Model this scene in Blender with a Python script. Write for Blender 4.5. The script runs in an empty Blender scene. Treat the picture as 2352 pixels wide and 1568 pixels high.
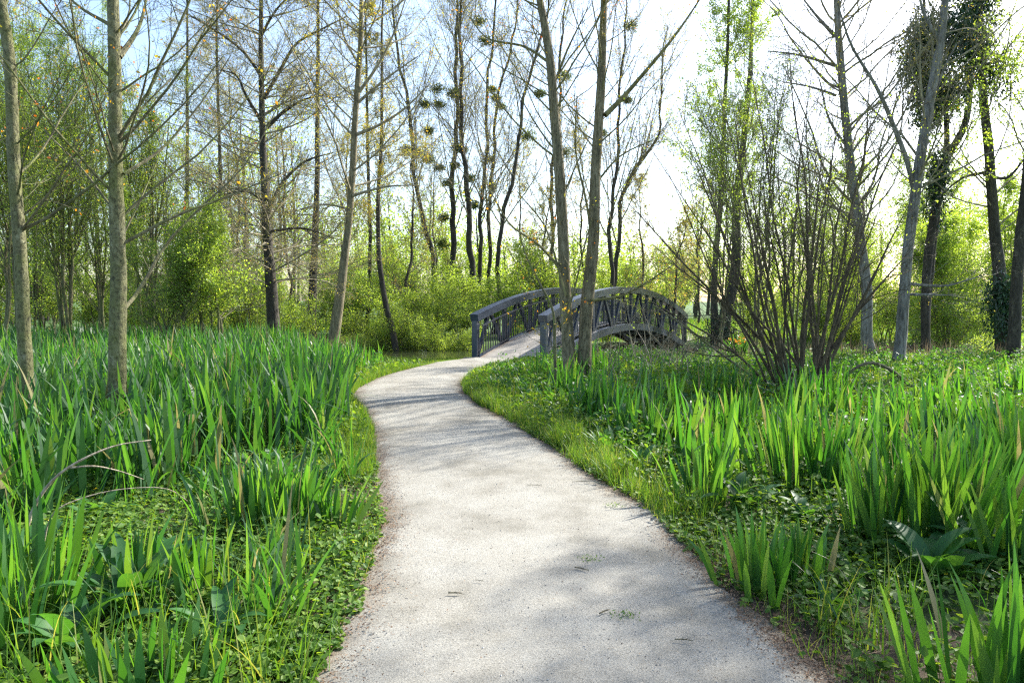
import bpy, math, random
import numpy as np
R = np.random.default_rng(7)
random.seed(7)
S = bpy.context.scene
COL = S.collection
rad = math.radians

# ------------------------------------------------------------------ camera, sky, sun, exposure
CAM_H = 1.6
PITCH = math.atan((784 - 690) / 1568)
cd = bpy.data.cameras.new('camera'); cam = bpy.data.objects.new('camera', cd); COL.objects.link(cam)
cd.lens = 24; cd.sensor_width = 36; cd.clip_start = 0.05; cd.clip_end = 3000
cam.location = (0, 0, CAM_H); cam.rotation_euler = (math.pi / 2 - PITCH, 0, 0)
S.camera = cam

SUN_AZ = rad(50)      # to the right of the view direction (+Y)
SUN_EL = rad(37)
w = bpy.data.worlds.new('World'); S.world = w; w.use_nodes = True
nt = w.node_tree; bg = nt.nodes['Background']
sky = nt.nodes.new('ShaderNodeTexSky'); sky.sky_type = 'NISHITA'; sky.sun_disc = False
sky.sun_elevation = SUN_EL; sky.sun_rotation = SUN_AZ
sky.air_density = 1.0; sky.dust_density = 1.6; sky.ozone_density = 1.0
nt.links.new(sky.outputs[0], bg.inputs[0]); bg.inputs[1].default_value = 0.15
sd = bpy.data.lights.new('sun', 'SUN'); so = bpy.data.objects.new('sun', sd); COL.objects.link(so)
sd.energy = 5.0; sd.angle = rad(0.53); sd.color = (1.0, 0.955, 0.88)
so.rotation_euler = (math.pi / 2 - SUN_EL, 0, math.pi - SUN_AZ)
S.view_settings.view_transform = 'Standard'; S.view_settings.look = 'None'
S.view_settings.exposure = 1.4; S.view_settings.gamma = 1.0
S.render.engine = 'CYCLES'
cy = S.cycles
cy.max_bounces = 8; cy.diffuse_bounces = 5; cy.glossy_bounces = 2; cy.transmission_bounces = 4; cy.transparent_max_bounces = 4
cy.caustics_reflective = False; cy.caustics_refractive = False
cy.use_denoising = False; cy.pixel_filter_type = 'BLACKMAN_HARRIS'; cy.filter_width = 1.3; cy.sample_clamp_indirect = 4
cy.use_adaptive_sampling = True; cy.adaptive_threshold = 0.01

# ------------------------------------------------------------------ pixel (2352 x 1568) to place
cp, sp = math.cos(PITCH), math.sin(PITCH)
def ray(px, py):
    dx = (px - 1176) / 1568; dz = (784 - py) / 1568
    return np.array([dx, cp + dz * sp, -sp + dz * cp])
def G(px, py, z=0.0):
    d = ray(px, py); t = (z - CAM_H) / d[2]
    return np.array([d[0] * t, d[1] * t, z])
def PT(px, py, Y):
    d = ray(px, py); t = Y / d[1]
    return np.array([d[0] * t, Y, CAM_H + d[2] * t])

# ------------------------------------------------------------------ terrain
def sstep(a, b, x):
    t = np.clip((x - a) / (b - a), 0, 1); return t * t * (3 - 2 * t)
RIV = np.array([(-160, 95), (-60, 62), (-30, 46), (-15, 36), (-6.5, 26.9), (-1.4, 23.7), (5, 24.0), (12, 23.6), (24, 22.5), (60, 16), (200, -10)], float)
def riv_d(x, y):
    x = np.asarray(x, float); y = np.asarray(y, float); best = np.full(np.broadcast(x, y).shape, 1e9)
    for a, b in zip(RIV[:-1], RIV[1:]):
        ab = b - a; t = np.clip(((x - a[0]) * ab[0] + (y - a[1]) * ab[1]) / (ab @ ab), 0, 1)
        best = np.minimum(best, np.hypot(x - a[0] - t * ab[0], y - a[1] - t * ab[1]))
    return best
WATER = -0.42
def H(x, y):
    x = np.asarray(x, float); y = np.asarray(y, float)
    d = riv_d(x, y) + 0.25 * np.sin(x * 0.9) + 0.15 * np.sin(y * 1.3 + x * 2.1)
    h = -1.1 * (1 - sstep(2.6, 5.0, d))
    h = h - 0.2 * sstep(25, 30, y)
    bump = 0.03 * np.sin(x * 2.3 + 1) * np.sin(y * 1.9) + 0.015 * np.sin(x * 6.1) * np.sin(y * 5.3 + 2)
    return h + bump * (1 - on_path(x, y, 0.3)) + 0.02 * sstep(-0.2, 1.0, 0)

PL = [(600, 1750), (690, 1640), (735, 1568), (790, 1440), (838, 1340), (860, 1270), (880, 1200), (862, 1100), (856, 1000), (838, 955), (806, 915), (822, 893), (868, 870), (925, 852), (990, 838), (1060, 828)]
PR = [(2300, 1800), (2020, 1650), (1900, 1568), (1760, 1440), (1650, 1335), (1560, 1245), (1480, 1165), (1340, 1083), (1260, 1024), (1185, 980), (1105, 935), (1068, 905), (1060, 885), (1080, 865), (1130, 845), (1200, 833), (1262, 827)]
GL = np.array([G(*p) for p in PL]); GR = np.array([G(*p) for p in PR])
def xl(y): return np.where(y < GL[0, 1], GL[0, 0] + 0 * y, np.interp(y, GL[:, 1], GL[:, 0]))
def xr(y): return np.where(y < GR[0, 1], GR[0, 0] + 0 * y, np.interp(y, GR[:, 1], GR[:, 0]))
PEND = 18.9
def on_path(x, y, m=0.0):
    x = np.asarray(x, float); y = np.asarray(y, float)
    return ((x > xl(y) - m) & (x < xr(y) + m) & (y < PEND + m)).astype(float)
B0 = np.array([-0.12, 18.28]); BA = np.array([0.508, 0.861]); BN = np.array([0.861, -0.508]); BL = 12.75
def under_bridge(x, y, m=0.2):
    u = (x - B0[0]) * BA[0] + (y - B0[1]) * BA[1]; v = (x - B0[0]) * BN[0] + (y - B0[1]) * BN[1]
    return (u > -0.4) & (u < BL + 0.4) & (abs(v) < 1.15 + m)

# ------------------------------------------------------------------ mesh helpers
def link(o, parent=None):
    COL.objects.link(o)
    if parent is not None: o.parent = parent
    return o
def mesh(name, V, F, mat, rnd=None, smooth=False, attrs=None):
    """V (n,3); F list of arrays (m,k)"""
    me = bpy.data.meshes.new(name)
    V = np.ascontiguousarray(V, dtype=np.float32)
    F = [np.asarray(f, dtype=np.int32) for f in F if len(f)]
    loops = np.concatenate([f.ravel() for f in F]); cnt = np.concatenate([np.full(len(f), f.shape[1], np.int32) for f in F])
    st = np.concatenate([[0], np.cumsum(cnt)[:-1]]).astype(np.int32)
    me.vertices.add(len(V)); me.vertices.foreach_set('co', V.ravel())
    me.loops.add(len(loops)); me.loops.foreach_set('vertex_index', loops)
    me.polygons.add(len(cnt)); me.polygons.foreach_set('loop_start', st); me.polygons.foreach_set('loop_total', cnt)
    me.polygons.foreach_set('use_smooth', np.full(len(cnt), bool(smooth)))
    d = dict(attrs or {})
    if rnd is not None: d['rnd'] = rnd
    for k, v in d.items():
        a = me.attributes.new(k, 'FLOAT', 'POINT'); a.data.foreach_set('value', np.ascontiguousarray(v, dtype=np.float32))
    me.update(); me.validate()
    me.materials.append(mat)
    return me
def obj(name, me, parent=None):
    return link(bpy.data.objects.new(name, me), parent)
def tag(o, label=None, cat=None, group=None, kind=None):
    if label: o['label'] = label
    if cat: o['category'] = cat
    if group: o['group'] = group
    if kind: o['kind'] = kind
    return o
def thing(name, label, cat, loc, group=None, rz=0):
    o = bpy.data.objects.new(name, None); COL.objects.link(o); o.location = [float(v) for v in loc]; o.rotation_euler = (0, 0, rz)
    o.empty_display_size = 0.2
    return tag(o, label, cat, group)
class Acc:
    def __init__(s): s.V = []; s.F = {}; s.n = 0; s.r = []
    def add(s, V, Fs, rnd=None):
        V = np.asarray(V, float).reshape(-1, 3)
        for f in Fs:
            f = np.asarray(f)
            if len(f): s.F.setdefault(f.shape[1], []).append(f + s.n)
        s.V.append(V); s.n += len(V)
        s.r.append(np.full(len(V), 0.5) if rnd is None else np.asarray(rnd, float))
    def mesh(s, name, mat, off=None, smooth=False):
        V = np.concatenate(s.V)
        if off is not None: V = V - np.asarray(off)
        return mesh(name, V, [np.concatenate(f) for f in s.F.values()], mat, rnd=np.concatenate(s.r), smooth=smooth)
def nrm(v): return v / np.maximum(np.linalg.norm(v, axis=-1, keepdims=True), 1e-9)
def tubes(P, Rd, sides, acc, cap=False, rough=0.0):
    """P (M,N,3), Rd (M,N)"""
    M, N, _ = P.shape
    if M == 0: return
    T = np.empty_like(P); T[:, 1:-1] = P[:, 2:] - P[:, :-2]; T[:, 0] = P[:, 1] - P[:, 0]; T[:, -1] = P[:, -1] - P[:, -2]; T = nrm(T)
    main = nrm(P[:, -1] - P[:, 0])
    ref = np.where((abs(main[:, 2]) > 0.7)[:, None], np.array([1.0, 0.1, 0]), np.array([0, 0.1, 1.0]))[:, None, :]
    U = nrm(np.cross(T, ref)); W = np.cross(T, U)
    a = np.arange(sides) * 2 * math.pi / sides
    rr = Rd[:, :, None]
    if rough: rr = rr * (1 + rough * R.standard_normal((M, N, sides)))
    V = P[:, :, None, :] + rr[..., None] * (np.cos(a)[None, None, :, None] * U[:, :, None, :] + np.sin(a)[None, None, :, None] * W[:, :, None, :])
    k = np.arange(sides); k2 = (k + 1) % sides
    i = np.arange(M)[:, None, None] * N * sides; j = np.arange(N - 1)[None, :, None] * sides
    F = np.stack([i + j + k, i + j + k2, i + j + sides + k2, i + j + sides + k], -1).reshape(-1, 4)
    Fs = [F]
    if cap:
        Fs.append((np.arange(M)[:, None] * N * sides + (N - 1) * sides + k[None, :]))
        Fs.append((np.arange(M)[:, None] * N * sides + k[None, ::-1]))
    acc.add(V.reshape(-1, 3), Fs, np.repeat(R.random(M), N * sides))
def interp_path(pts, rs, n, wob=0.0):
    pts = np.asarray(pts, float); rs = np.asarray(rs, float)
    d = np.concatenate([[0], np.cumsum(np.linalg.norm(np.diff(pts, axis=0), axis=1))])
    s = np.linspace(0, d[-1], n)
    m = np.gradient(pts, d, axis=0)     # cubic hermite
    k = np.clip(np.searchsorted(d, s, side='right') - 1, 0, len(d) - 2)
    h = (d[k + 1] - d[k])[:, None]; t = ((s - d[k])[:, None]) / h
    Q = (2*t**3-3*t**2+1)*pts[k] + (t**3-2*t**2+t)*h*m[k] + (-2*t**3+3*t**2)*pts[k+1] + (t**3-t**2)*h*m[k+1]
    if wob: 
        ph = R.random(6) * 6.28
        for q in range(3):
            Q[:, 0] += wob * np.sin(s * (0.9 + q * 1.3) + ph[q]) / (1 + q); Q[:, 1] += wob * np.sin(s * (0.8 + q * 1.1) + ph[q + 3]) / (1 + q)
    return Q, np.interp(s, d, rs)
def spawn(P, Rd, n, t0, t1, ang, asd, length, N, up, wander, rk=0.6, rl=0.012, rmin=0.003, shape=None, rtip=0.25, flat=0.0, pick=None, az=None):
    """children of the polylines P: n per parent; length may be an array per parent"""
    M, NP, _ = P.shape
    idx = np.repeat(np.arange(M), n) if pick is None else pick
    K = len(idx)
    t = t0 + (t1 - t0) * R.random(K)
    f = t * (NP - 1); i0 = np.minimum(f.astype(int), NP - 2); fr = (f - i0)[:, None]
    p0 = P[idx, i0] * (1 - fr) + P[idx, i0 + 1] * fr
    r0 = Rd[idx, i0] * (1 - fr[:, 0]) + Rd[idx, i0 + 1] * fr[:, 0]
    T = nrm(P[idx, i0 + 1] - P[idx, i0])
    q = R.standard_normal((K, 3)); q -= (q * T).sum(-1, keepdims=True) * T
    if flat: q[:, 2] *= (1 - flat)
    q = nrm(q)
    a = rad(ang) + rad(asd) * R.standard_normal(K)
    d = nrm(np.cos(a)[:, None] * T + np.sin(a)[:, None] * q)
    L = (np.full(M, length, float) if np.isscalar(length) else np.asarray(length, float))[idx]
    L = L * (0.6 + 0.7 * R.random(K))
    if shape is not None: L = L * shape(t)
    ra = np.minimum(r0 * rk, np.maximum(L * rl, rmin))
    out = np.empty((K, N, 3)); out[:, 0] = p0; st = (L / (N - 1))[:, None]
    for k in range(1, N):
        d = nrm(d + wander * R.standard_normal((K, 3)) + np.array([0, 0, up]))
        out[:, k] = out[:, k - 1] + d * st
    rr = np.maximum(ra[:, None] * np.linspace(1, rtip, N)[None, :], rmin * 0.6)
    return out, rr, L
def rhombs(C, L, Wd, acc, droop=0.0, face=None):
    K = len(C); d = R.standard_normal((K, 3)); d[:, 2] -= droop; d = nrm(d)
    s = R.standard_normal((K, 3)); s = nrm(np.cross(d, s))
    L = (L * (0.6 + 0.8 * R.random(K)))[:, None]; Wd = (Wd * (0.6 + 0.8 * R.random(K)))[:, None]
    V = np.stack([C, C + d * L * .45 + s * Wd / 2, C + d * L, C + d * L * .45 - s * Wd / 2], 1).reshape(-1, 3)
    F = np.arange(K * 4).reshape(-1, 4)
    acc.add(V, [F], np.repeat(R.random(K), 4))
def along(P, n, spread, t0=0.15):
    M, N, _ = P.shape; idx = np.repeat(np.arange(M), n); t = t0 + (1 - t0) * R.random(len(idx)); f = t * (N - 1); i = np.minimum(f.astype(int), N - 2); fr = (f - i)[:, None]
    return P[idx, i] * (1 - fr) + P[idx, i + 1] * fr + spread * R.standard_normal((len(idx), 3))
def blades(B, Hh, Wd, acc, K=4, lean=0.15, bend=0.25, prof='iris', az=None, fold=0.0, twist=0.5, crease=0.0, leanarr=None, bendarr=None, rnd=None):
    """long leaves: B base (n,3), Hh length, Wd width"""
    n = len(B)
    if az is None: az = R.random(n) * 2 * math.pi
    Ln = (lean * np.abs(R.standard_normal(n))) if leanarr is None else leanarr
    Bd = (bend * np.abs(R.standard_normal(n))) if bendarr is None else bendarr
    dirh = np.stack([np.cos(az), np.sin(az), np.zeros(n)], -1)
    saz = az + math.pi / 2 + twist * R.standard_normal(n)
    side = np.stack([np.cos(saz), np.sin(saz), np.zeros(n)], -1)
    th = Ln.copy(); p = B.copy(); rows = []
    fk = R.random(n) < fold; fpos = R.integers(max(1, K // 2), K, n)
    step = Hh / K
    for k in range(K + 1):
        t = k / K
        if prof == 'iris': wv = 1.0 if t < 0.55 else max(0.03, 1 - ((t - 0.55) / 0.45) ** 1.4)
        elif prof == 'grass': wv = max(0.05, 1 - t) ** 0.7
        else: wv = max(0.04, math.sin(math.pi * min(1, 0.06 + t * 0.94)) ** 0.75)
        wd = (Wd * wv / 2)[:, None]
        if crease:
            rows.append(np.stack([p - side * wd, p, p + side * wd], 1)); 
        else:
            rows.append(np.stack([p - side * wd, p + side * wd], 1))
        if crease:
            nup = np.stack([-np.cos(az) * np.sin(th) * 0, 0 * az, np.ones(n)], -1)
            rows[-1][:, 0] += nup * wd * crease; rows[-1][:, 2] += nup * wd * crease
        p = p + step[:, None] * (np.sin(th)[:, None] * dirh + np.cos(th)[:, None] * np.array([0, 0, 1.0]))
        th = th + Bd * (0.4 + 1.2 * t) * 4 / K
        th = np.where(fk & (fpos == k), th + 1.5, th)
    c = 3 if crease else 2
    V = np.stack(rows, 1)     # n,K+1,c,3
    i = np.arange(n)[:, None, None] * (K + 1) * c; j = np.arange(K)[None, :, None] * c; q = np.arange(c - 1)[None, None, :]
    F = np.stack([i + j + q, i + j + q + 1, i + j + q + 1 + c, i + j + q + c], -1).reshape(-1, 4)
    rn = R.random(n) if rnd is None else rnd
    acc.add(V.reshape(-1, 3), [F], np.repeat(rn, (K + 1) * c))
def small_leaves(C, size, acc, tilt=0.5, fold=0.25, asp=0.8):
    """six-sided little leaves facing mostly up"""
    n = len(C); az = R.random(n) * 6.283; size = size * (0.55 + 0.9 * R.random(n))
    nn = nrm(np.stack([tilt * R.standard_normal(n), tilt * R.standard_normal(n), np.ones(n)], -1))
    d = nrm(np.cross(nn, np.stack([np.cos(az), np.sin(az), 0 * az], -1))); s = np.cross(nn, d)
    L = size[:, None]; W = L * asp
    f = fold * W / 2
    base = C; tip = C + d * L
    pts = [base, C + d * L * .2 + s * W * .42 + nn * f, C + d * L * .65 + s * W * .45 + nn * f, tip, C + d * L * .65 - s * W * .45 + nn * f, C + d * L * .2 - s * W * .42 + nn * f]
    V = np.stack(pts, 1).reshape(-1, 3); b = np.arange(n)[:, None] * 6
    acc.add(V, [b + np.array([0, 1, 2, 3]), b + np.array([0, 3, 4, 5])], np.repeat(R.random(n), 6))

# ------------------------------------------------------------------ materials
def newmat(name):
    m = bpy.data.materials.new(name); m.use_nodes = True; t = m.node_tree
    p = t.nodes['Principled BSDF']; return m, t, p
def nd(t, ty, **kw):
    n = t.nodes.new(ty)
    for k, v in kw.items(): setattr(n, k, v)
    return n
def ramp(t, fac, stops):
    r = nd(t, 'ShaderNodeValToRGB'); e = r.color_ramp.elements
    while len(e) < len(stops): e.new(0.5)
    for el, (p, c) in zip(e, stops): el.position = p; el.color = (*c, 1)
    t.links.new(fac, r.inputs[0]); return r.outputs[0]
def noise(t, scale, detail=3, rough=0.55, coord=None, sc=None):
    n = nd(t, 'ShaderNodeTexNoise'); n.inputs['Scale'].default_value = scale; n.inputs['Detail'].default_value = detail; n.inputs['Roughness'].default_value = rough
    tc = nd(t, 'ShaderNodeTexCoord'); src = tc.outputs['Object' if coord is None else coord]
    if sc:
        mp = nd(t, 'ShaderNodeMapping'); mp.inputs['Scale'].default_value = sc; t.links.new(src, mp.inputs[0]); src = mp.outputs[0]
    t.links.new(src, n.inputs['Vector']); return n.outputs['Fac']
def leafmat(name, stops, tstops=None, rough=0.45, trans=0.5, spec=0.4):
    m, t, p = newmat(name)
    at = nd(t, 'ShaderNodeAttribute', attribute_name='rnd')
    c = ramp(t, at.outputs['Fac'], stops)
    p.inputs['Roughness'].default_value = rough; p.inputs['Specular IOR Level'].default_value = spec
    t.links.new(c, p.inputs['Base Color'])
    tr = nd(t, 'ShaderNodeBsdfTranslucent')
    c2 = ramp(t, at.outputs['Fac'], tstops or [(q, (min(1, k[0] * 1.9), min(1, k[1] * 1.7), k[2] * 0.6)) for q, k in stops])
    t.links.new(c2, tr.inputs[0])
    mx = nd(t, 'ShaderNodeMixShader'); mx.inputs[0].default_value = trans
    t.links.new(p.outputs[0], mx.inputs[1]); t.links.new(tr.outputs[0], mx.inputs[2])
    t.links.new(mx.outputs[0], t.nodes['Material Output'].inputs[0])
    return m
def barkmat(name, stops, band=False, scale=6, bump=0.5, zs=0.25, moss=None):
    m, t, p = newmat(name)
    f = noise(t, scale, 6, 0.65, sc=(1, 1, zs))
    c = ramp(t, f, stops)
    if band:
        b = noise(t, 5, 4, 0.65, sc=(0.8, 0.8, 5.0))
        mx = nd(t, 'ShaderNodeMix', data_type='RGBA'); rb = ramp(t, b, [(0.57, (0, 0, 0)), (0.72, (.8, .8, .8))])
        t.links.new(rb, mx.inputs[0]); t.links.new(c, mx.inputs[6]); mx.inputs[7].default_value = (0.08, 0.07, 0.05, 1); c = mx.outputs[2]
    if moss:
        b = noise(t, 3, 4, 0.6); mx = nd(t, 'ShaderNodeMix', data_type='RGBA'); rb = ramp(t, b, [(0.45, (0, 0, 0)), (0.62, (1, 1, 1))])
        t.links.new(rb, mx.inputs[0]); t.links.new(c, mx.inputs[6]); mx.inputs[7].default_value = (*moss, 1); c = mx.outputs[2]
    f2 = noise(t, scale * 4, 5, 0.7, sc=(1, 1, zs))
    fc = ramp(t, f2, [(0.36, (.38, .36, .33)), (0.5, (.9, .9, .88)), (0.7, (1.2, 1.2, 1.2))]); mf = nd(t, 'ShaderNodeMix', data_type='RGBA', blend_type='MULTIPLY'); mf.inputs[0].default_value = .9
    t.links.new(c, mf.inputs[6]); t.links.new(fc, mf.inputs[7]); c = mf.outputs[2]
    t.links.new(c, p.inputs['Base Color']); p.inputs['Roughness'].default_value = 0.9
    bp = nd(t, 'ShaderNodeBump'); bp.inputs['Strength'].default_value = bump; bp.inputs['Distance'].default_value = 0.04
    t.links.new(f2, bp.inputs['Height']); t.links.new(bp.outputs[0], p.inputs['Normal'])
    return m
M = {}
M['iris'] = leafmat('iris leaf', [(0, (0.022, 0.075, 0.028)), (0.6, (0.038, 0.105, 0.032)), (0.97, (0.05, 0.12, 0.035)), (0.985, (0.22, 0.2, 0.09))],
                    [(0, (0.06, 0.24, 0.012)), (0.6, (0.14, 0.38, 0.018)), (0.97, (0.27, 0.48, 0.03)), (0.985, (0.36, 0.32, 0.1))], rough=0.33, trans=0.42, spec=0.55)
M['iris_frontlit'] = leafmat('frontlit iris leaf', [(0, (0.022, 0.072, 0.026)), (0.6, (0.04, 0.11, 0.034)), (0.95, (0.065, 0.15, 0.04)), (0.965, (0.22, 0.2, 0.09))],  # copy of the iris leaf with the left bed's front light in its colour
                    [(0, (0.06, 0.22, 0.015)), (0.6, (0.11, 0.32, 0.02)), (0.95, (0.22, 0.42, 0.03)), (0.965, (0.36, 0.32, 0.1))], rough=0.5, trans=0.4, spec=0.4)
M['grass'] = leafmat('grass blade', [(0, (0.06, 0.15, 0.02)), (0.7, (0.11, 0.22, 0.03)), (1, (0.26, 0.27, 0.09))], rough=0.5, trans=0.5)
M['cover'] = leafmat('ground leaf', [(0, (0.05, 0.12, 0.02)), (0.6, (0.10, 0.20, 0.03)), (1, (0.20, 0.30, 0.05))], rough=0.55, trans=0.45, spec=0.3)
M['broad'] = leafmat('broad leaf', [(0, (0.03, 0.10, 0.03)), (1, (0.05, 0.15, 0.035))], [(0, (0.1, 0.3, 0.02)), (1, (0.2, 0.42, 0.03))], rough=0.5, trans=0.4)
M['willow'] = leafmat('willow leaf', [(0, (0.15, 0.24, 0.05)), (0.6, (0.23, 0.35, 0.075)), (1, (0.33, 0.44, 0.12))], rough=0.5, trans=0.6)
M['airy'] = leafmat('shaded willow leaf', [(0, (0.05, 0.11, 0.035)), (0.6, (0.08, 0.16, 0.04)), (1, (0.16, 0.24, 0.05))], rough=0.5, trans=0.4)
M['lime'] = leafmat('young leaf', [(0, (0.14, 0.23, 0.045)), (0.6, (0.23, 0.36, 0.07)), (1, (0.35, 0.46, 0.13))], rough=0.5, trans=0.6)
M['bud'] = leafmat('bud leaf', [(0, (0.2, 0.2, 0.08)), (0.6, (0.3, 0.32, 0.1)), (0.9, (0.38, 0.34, 0.1)), (1, (0.5, 0.24, 0.05))], rough=0.6, trans=0.5)
M['orange'] = leafmat('new poplar leaf', [(0, (0.2, 0.24, 0.05)), (0.5, (0.38, 0.3, 0.05)), (0.75, (0.5, 0.25, 0.04)), (1, (0.5, 0.12, 0.03))], rough=0.5, trans=0.5)
M['mistle'] = leafmat('mistletoe leaf', [(0, (0.06, 0.10, 0.035)), (1, (0.13, 0.17, 0.05))], trans=0.4)
M['ivy'] = leafmat('ivy leaf', [(0, (0.015, 0.045, 0.025)), (1, (0.035, 0.085, 0.035))], rough=0.35, trans=0.06)
M['flower'] = leafmat('yellow flower', [(0, (0.7, 0.5, 0.02)), (1, (0.8, 0.62, 0.04))], [(0, (0.7, 0.5, 0.02)), (1, (0.8, 0.6, 0.04))], trans=0.3)
M['marigold'] = leafmat('orange flower', [(0, (0.75, 0.25, 0.02)), (1, (0.8, 0.45, 0.03))], [(0, (0.7, 0.25, 0.02)), (1, (0.8, 0.45, 0.03))], trans=0.3)
M['straw'] = leafmat('dry straw', [(0, (0.18, 0.12, 0.07)), (0.6, (0.32, 0.24, 0.14)), (1, (0.45, 0.37, 0.24))], [(0, (0.2, 0.14, 0.08)), (1, (0.4, 0.3, 0.18))], rough=0.7, trans=0.25)
M['litter'] = leafmat('litter', [(0, (0.06, 0.035, 0.02)), (0.5, (0.16, 0.09, 0.05)), (1, (0.3, 0.2, 0.12))], [(0, (0.1, 0.06, 0.03)), (1, (0.3, 0.2, 0.1))], rough=0.8, trans=0.15)
M['stone'] = leafmat('grit', [(0, (0.12, 0.1, 0.08)), (0.5, (0.3, 0.28, 0.25)), (1, (0.5, 0.48, 0.44))], [(0, (0, 0, 0)), (1, (0, 0, 0))], rough=0.9, trans=0.0)
M['poplar'] = barkmat('poplar bark', [(0.25, (0.08, 0.08, 0.04)), (0.5, (0.19, 0.185, 0.09)), (0.75, (0.34, 0.33, 0.21))], moss=(0.17, 0.18, 0.06), band=True, scale=9, zs=0.6, bump=0.8)
M['brown'] = barkmat('brown bark', [(0.3, (0.09, 0.078, 0.045)), (0.5, (0.21, 0.18, 0.105)), (0.75, (0.36, 0.31, 0.2))], scale=12, zs=0.18, bump=0.8)
M['dark'] = barkmat('dark bark', [(0.3, (0.025, 0.022, 0.018)), (0.55, (0.06, 0.052, 0.04)), (0.8, (0.16, 0.14, 0.1))], scale=7, zs=0.3, bump=0.8)
M['grey'] = barkmat('grey bark', [(0.3, (0.10, 0.095, 0.085)), (0.5, (0.2, 0.19, 0.17)), (0.75, (0.34, 0.33, 0.3))], scale=5, zs=0.2, bump=0.7)
M['mossy'] = barkmat('mossy bark', [(0.3, (0.09, 0.08, 0.045)), (0.55, (0.17, 0.155, 0.085)), (0.8, (0.28, 0.25, 0.15))], scale=9, zs=0.3, moss=(0.15, 0.17, 0.05))
M['hazel'] = barkmat('hazel bark', [(0.3, (0.055, 0.042, 0.025)), (0.55, (0.12, 0.095, 0.055)), (0.8, (0.21, 0.17, 0.10))], scale=8, zs=0.4)
M['twig'] = barkmat('twig bark', [(0.3, (0.18, 0.155, 0.1)), (0.6, (0.34, 0.3, 0.2))], scale=4, bump=0.1)
M['twiggreen'] = barkmat('olive twig bark', [(0.3, (0.12, 0.12, 0.04)), (0.6, (0.22, 0.2, 0.08))], scale=4, bump=0.1)
M['drybark'] = barkmat('bleached dead wood', [(0.3, (0.25, 0.2, 0.14)), (0.6, (0.42, 0.36, 0.27))], scale=9, zs=0.2)

def ground_mat():
    m, t, p = newmat('soil and moss')
    f = noise(t, 1.3, 6, 0.6); f2 = noise(t, 22, 6, 0.7)
    a = ramp(t, f2, [(0.3, (0.03, 0.022, 0.014)), (0.5, (0.07, 0.05, 0.03)), (0.75, (0.16, 0.12, 0.08))])
    b = ramp(t, f2, [(0.3, (0.03, 0.07, 0.012)), (0.55, (0.06, 0.13, 0.02)), (0.8, (0.12, 0.2, 0.04))])
    at = nd(t, 'ShaderNodeAttribute', attribute_name='green')
    ad = nd(t, 'ShaderNodeMath', operation='ADD'); t.links.new(f, ad.inputs[0]); t.links.new(at.outputs['Fac'], ad.inputs[1])
    rr = ramp(t, ad.outputs[0], [(0.5, (0, 0, 0)), (0.75, (1, 1, 1))])
    mx = nd(t, 'ShaderNodeMix', data_type='RGBA'); t.links.new(rr, mx.inputs[0]); t.links.new(a, mx.inputs[6]); t.links.new(b, mx.inputs[7])
    t.links.new(mx.outputs[2], p.inputs['Base Color']); p.inputs['Roughness'].default_value = 0.95
    bp = nd(t, 'ShaderNodeBump'); bp.inputs['Strength'].default_value = 0.8; bp.inputs['Distance'].default_value = 0.03
    t.links.new(f2, bp.inputs['Height']); t.links.new(bp.outputs[0], p.inputs['Normal']); return m
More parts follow.
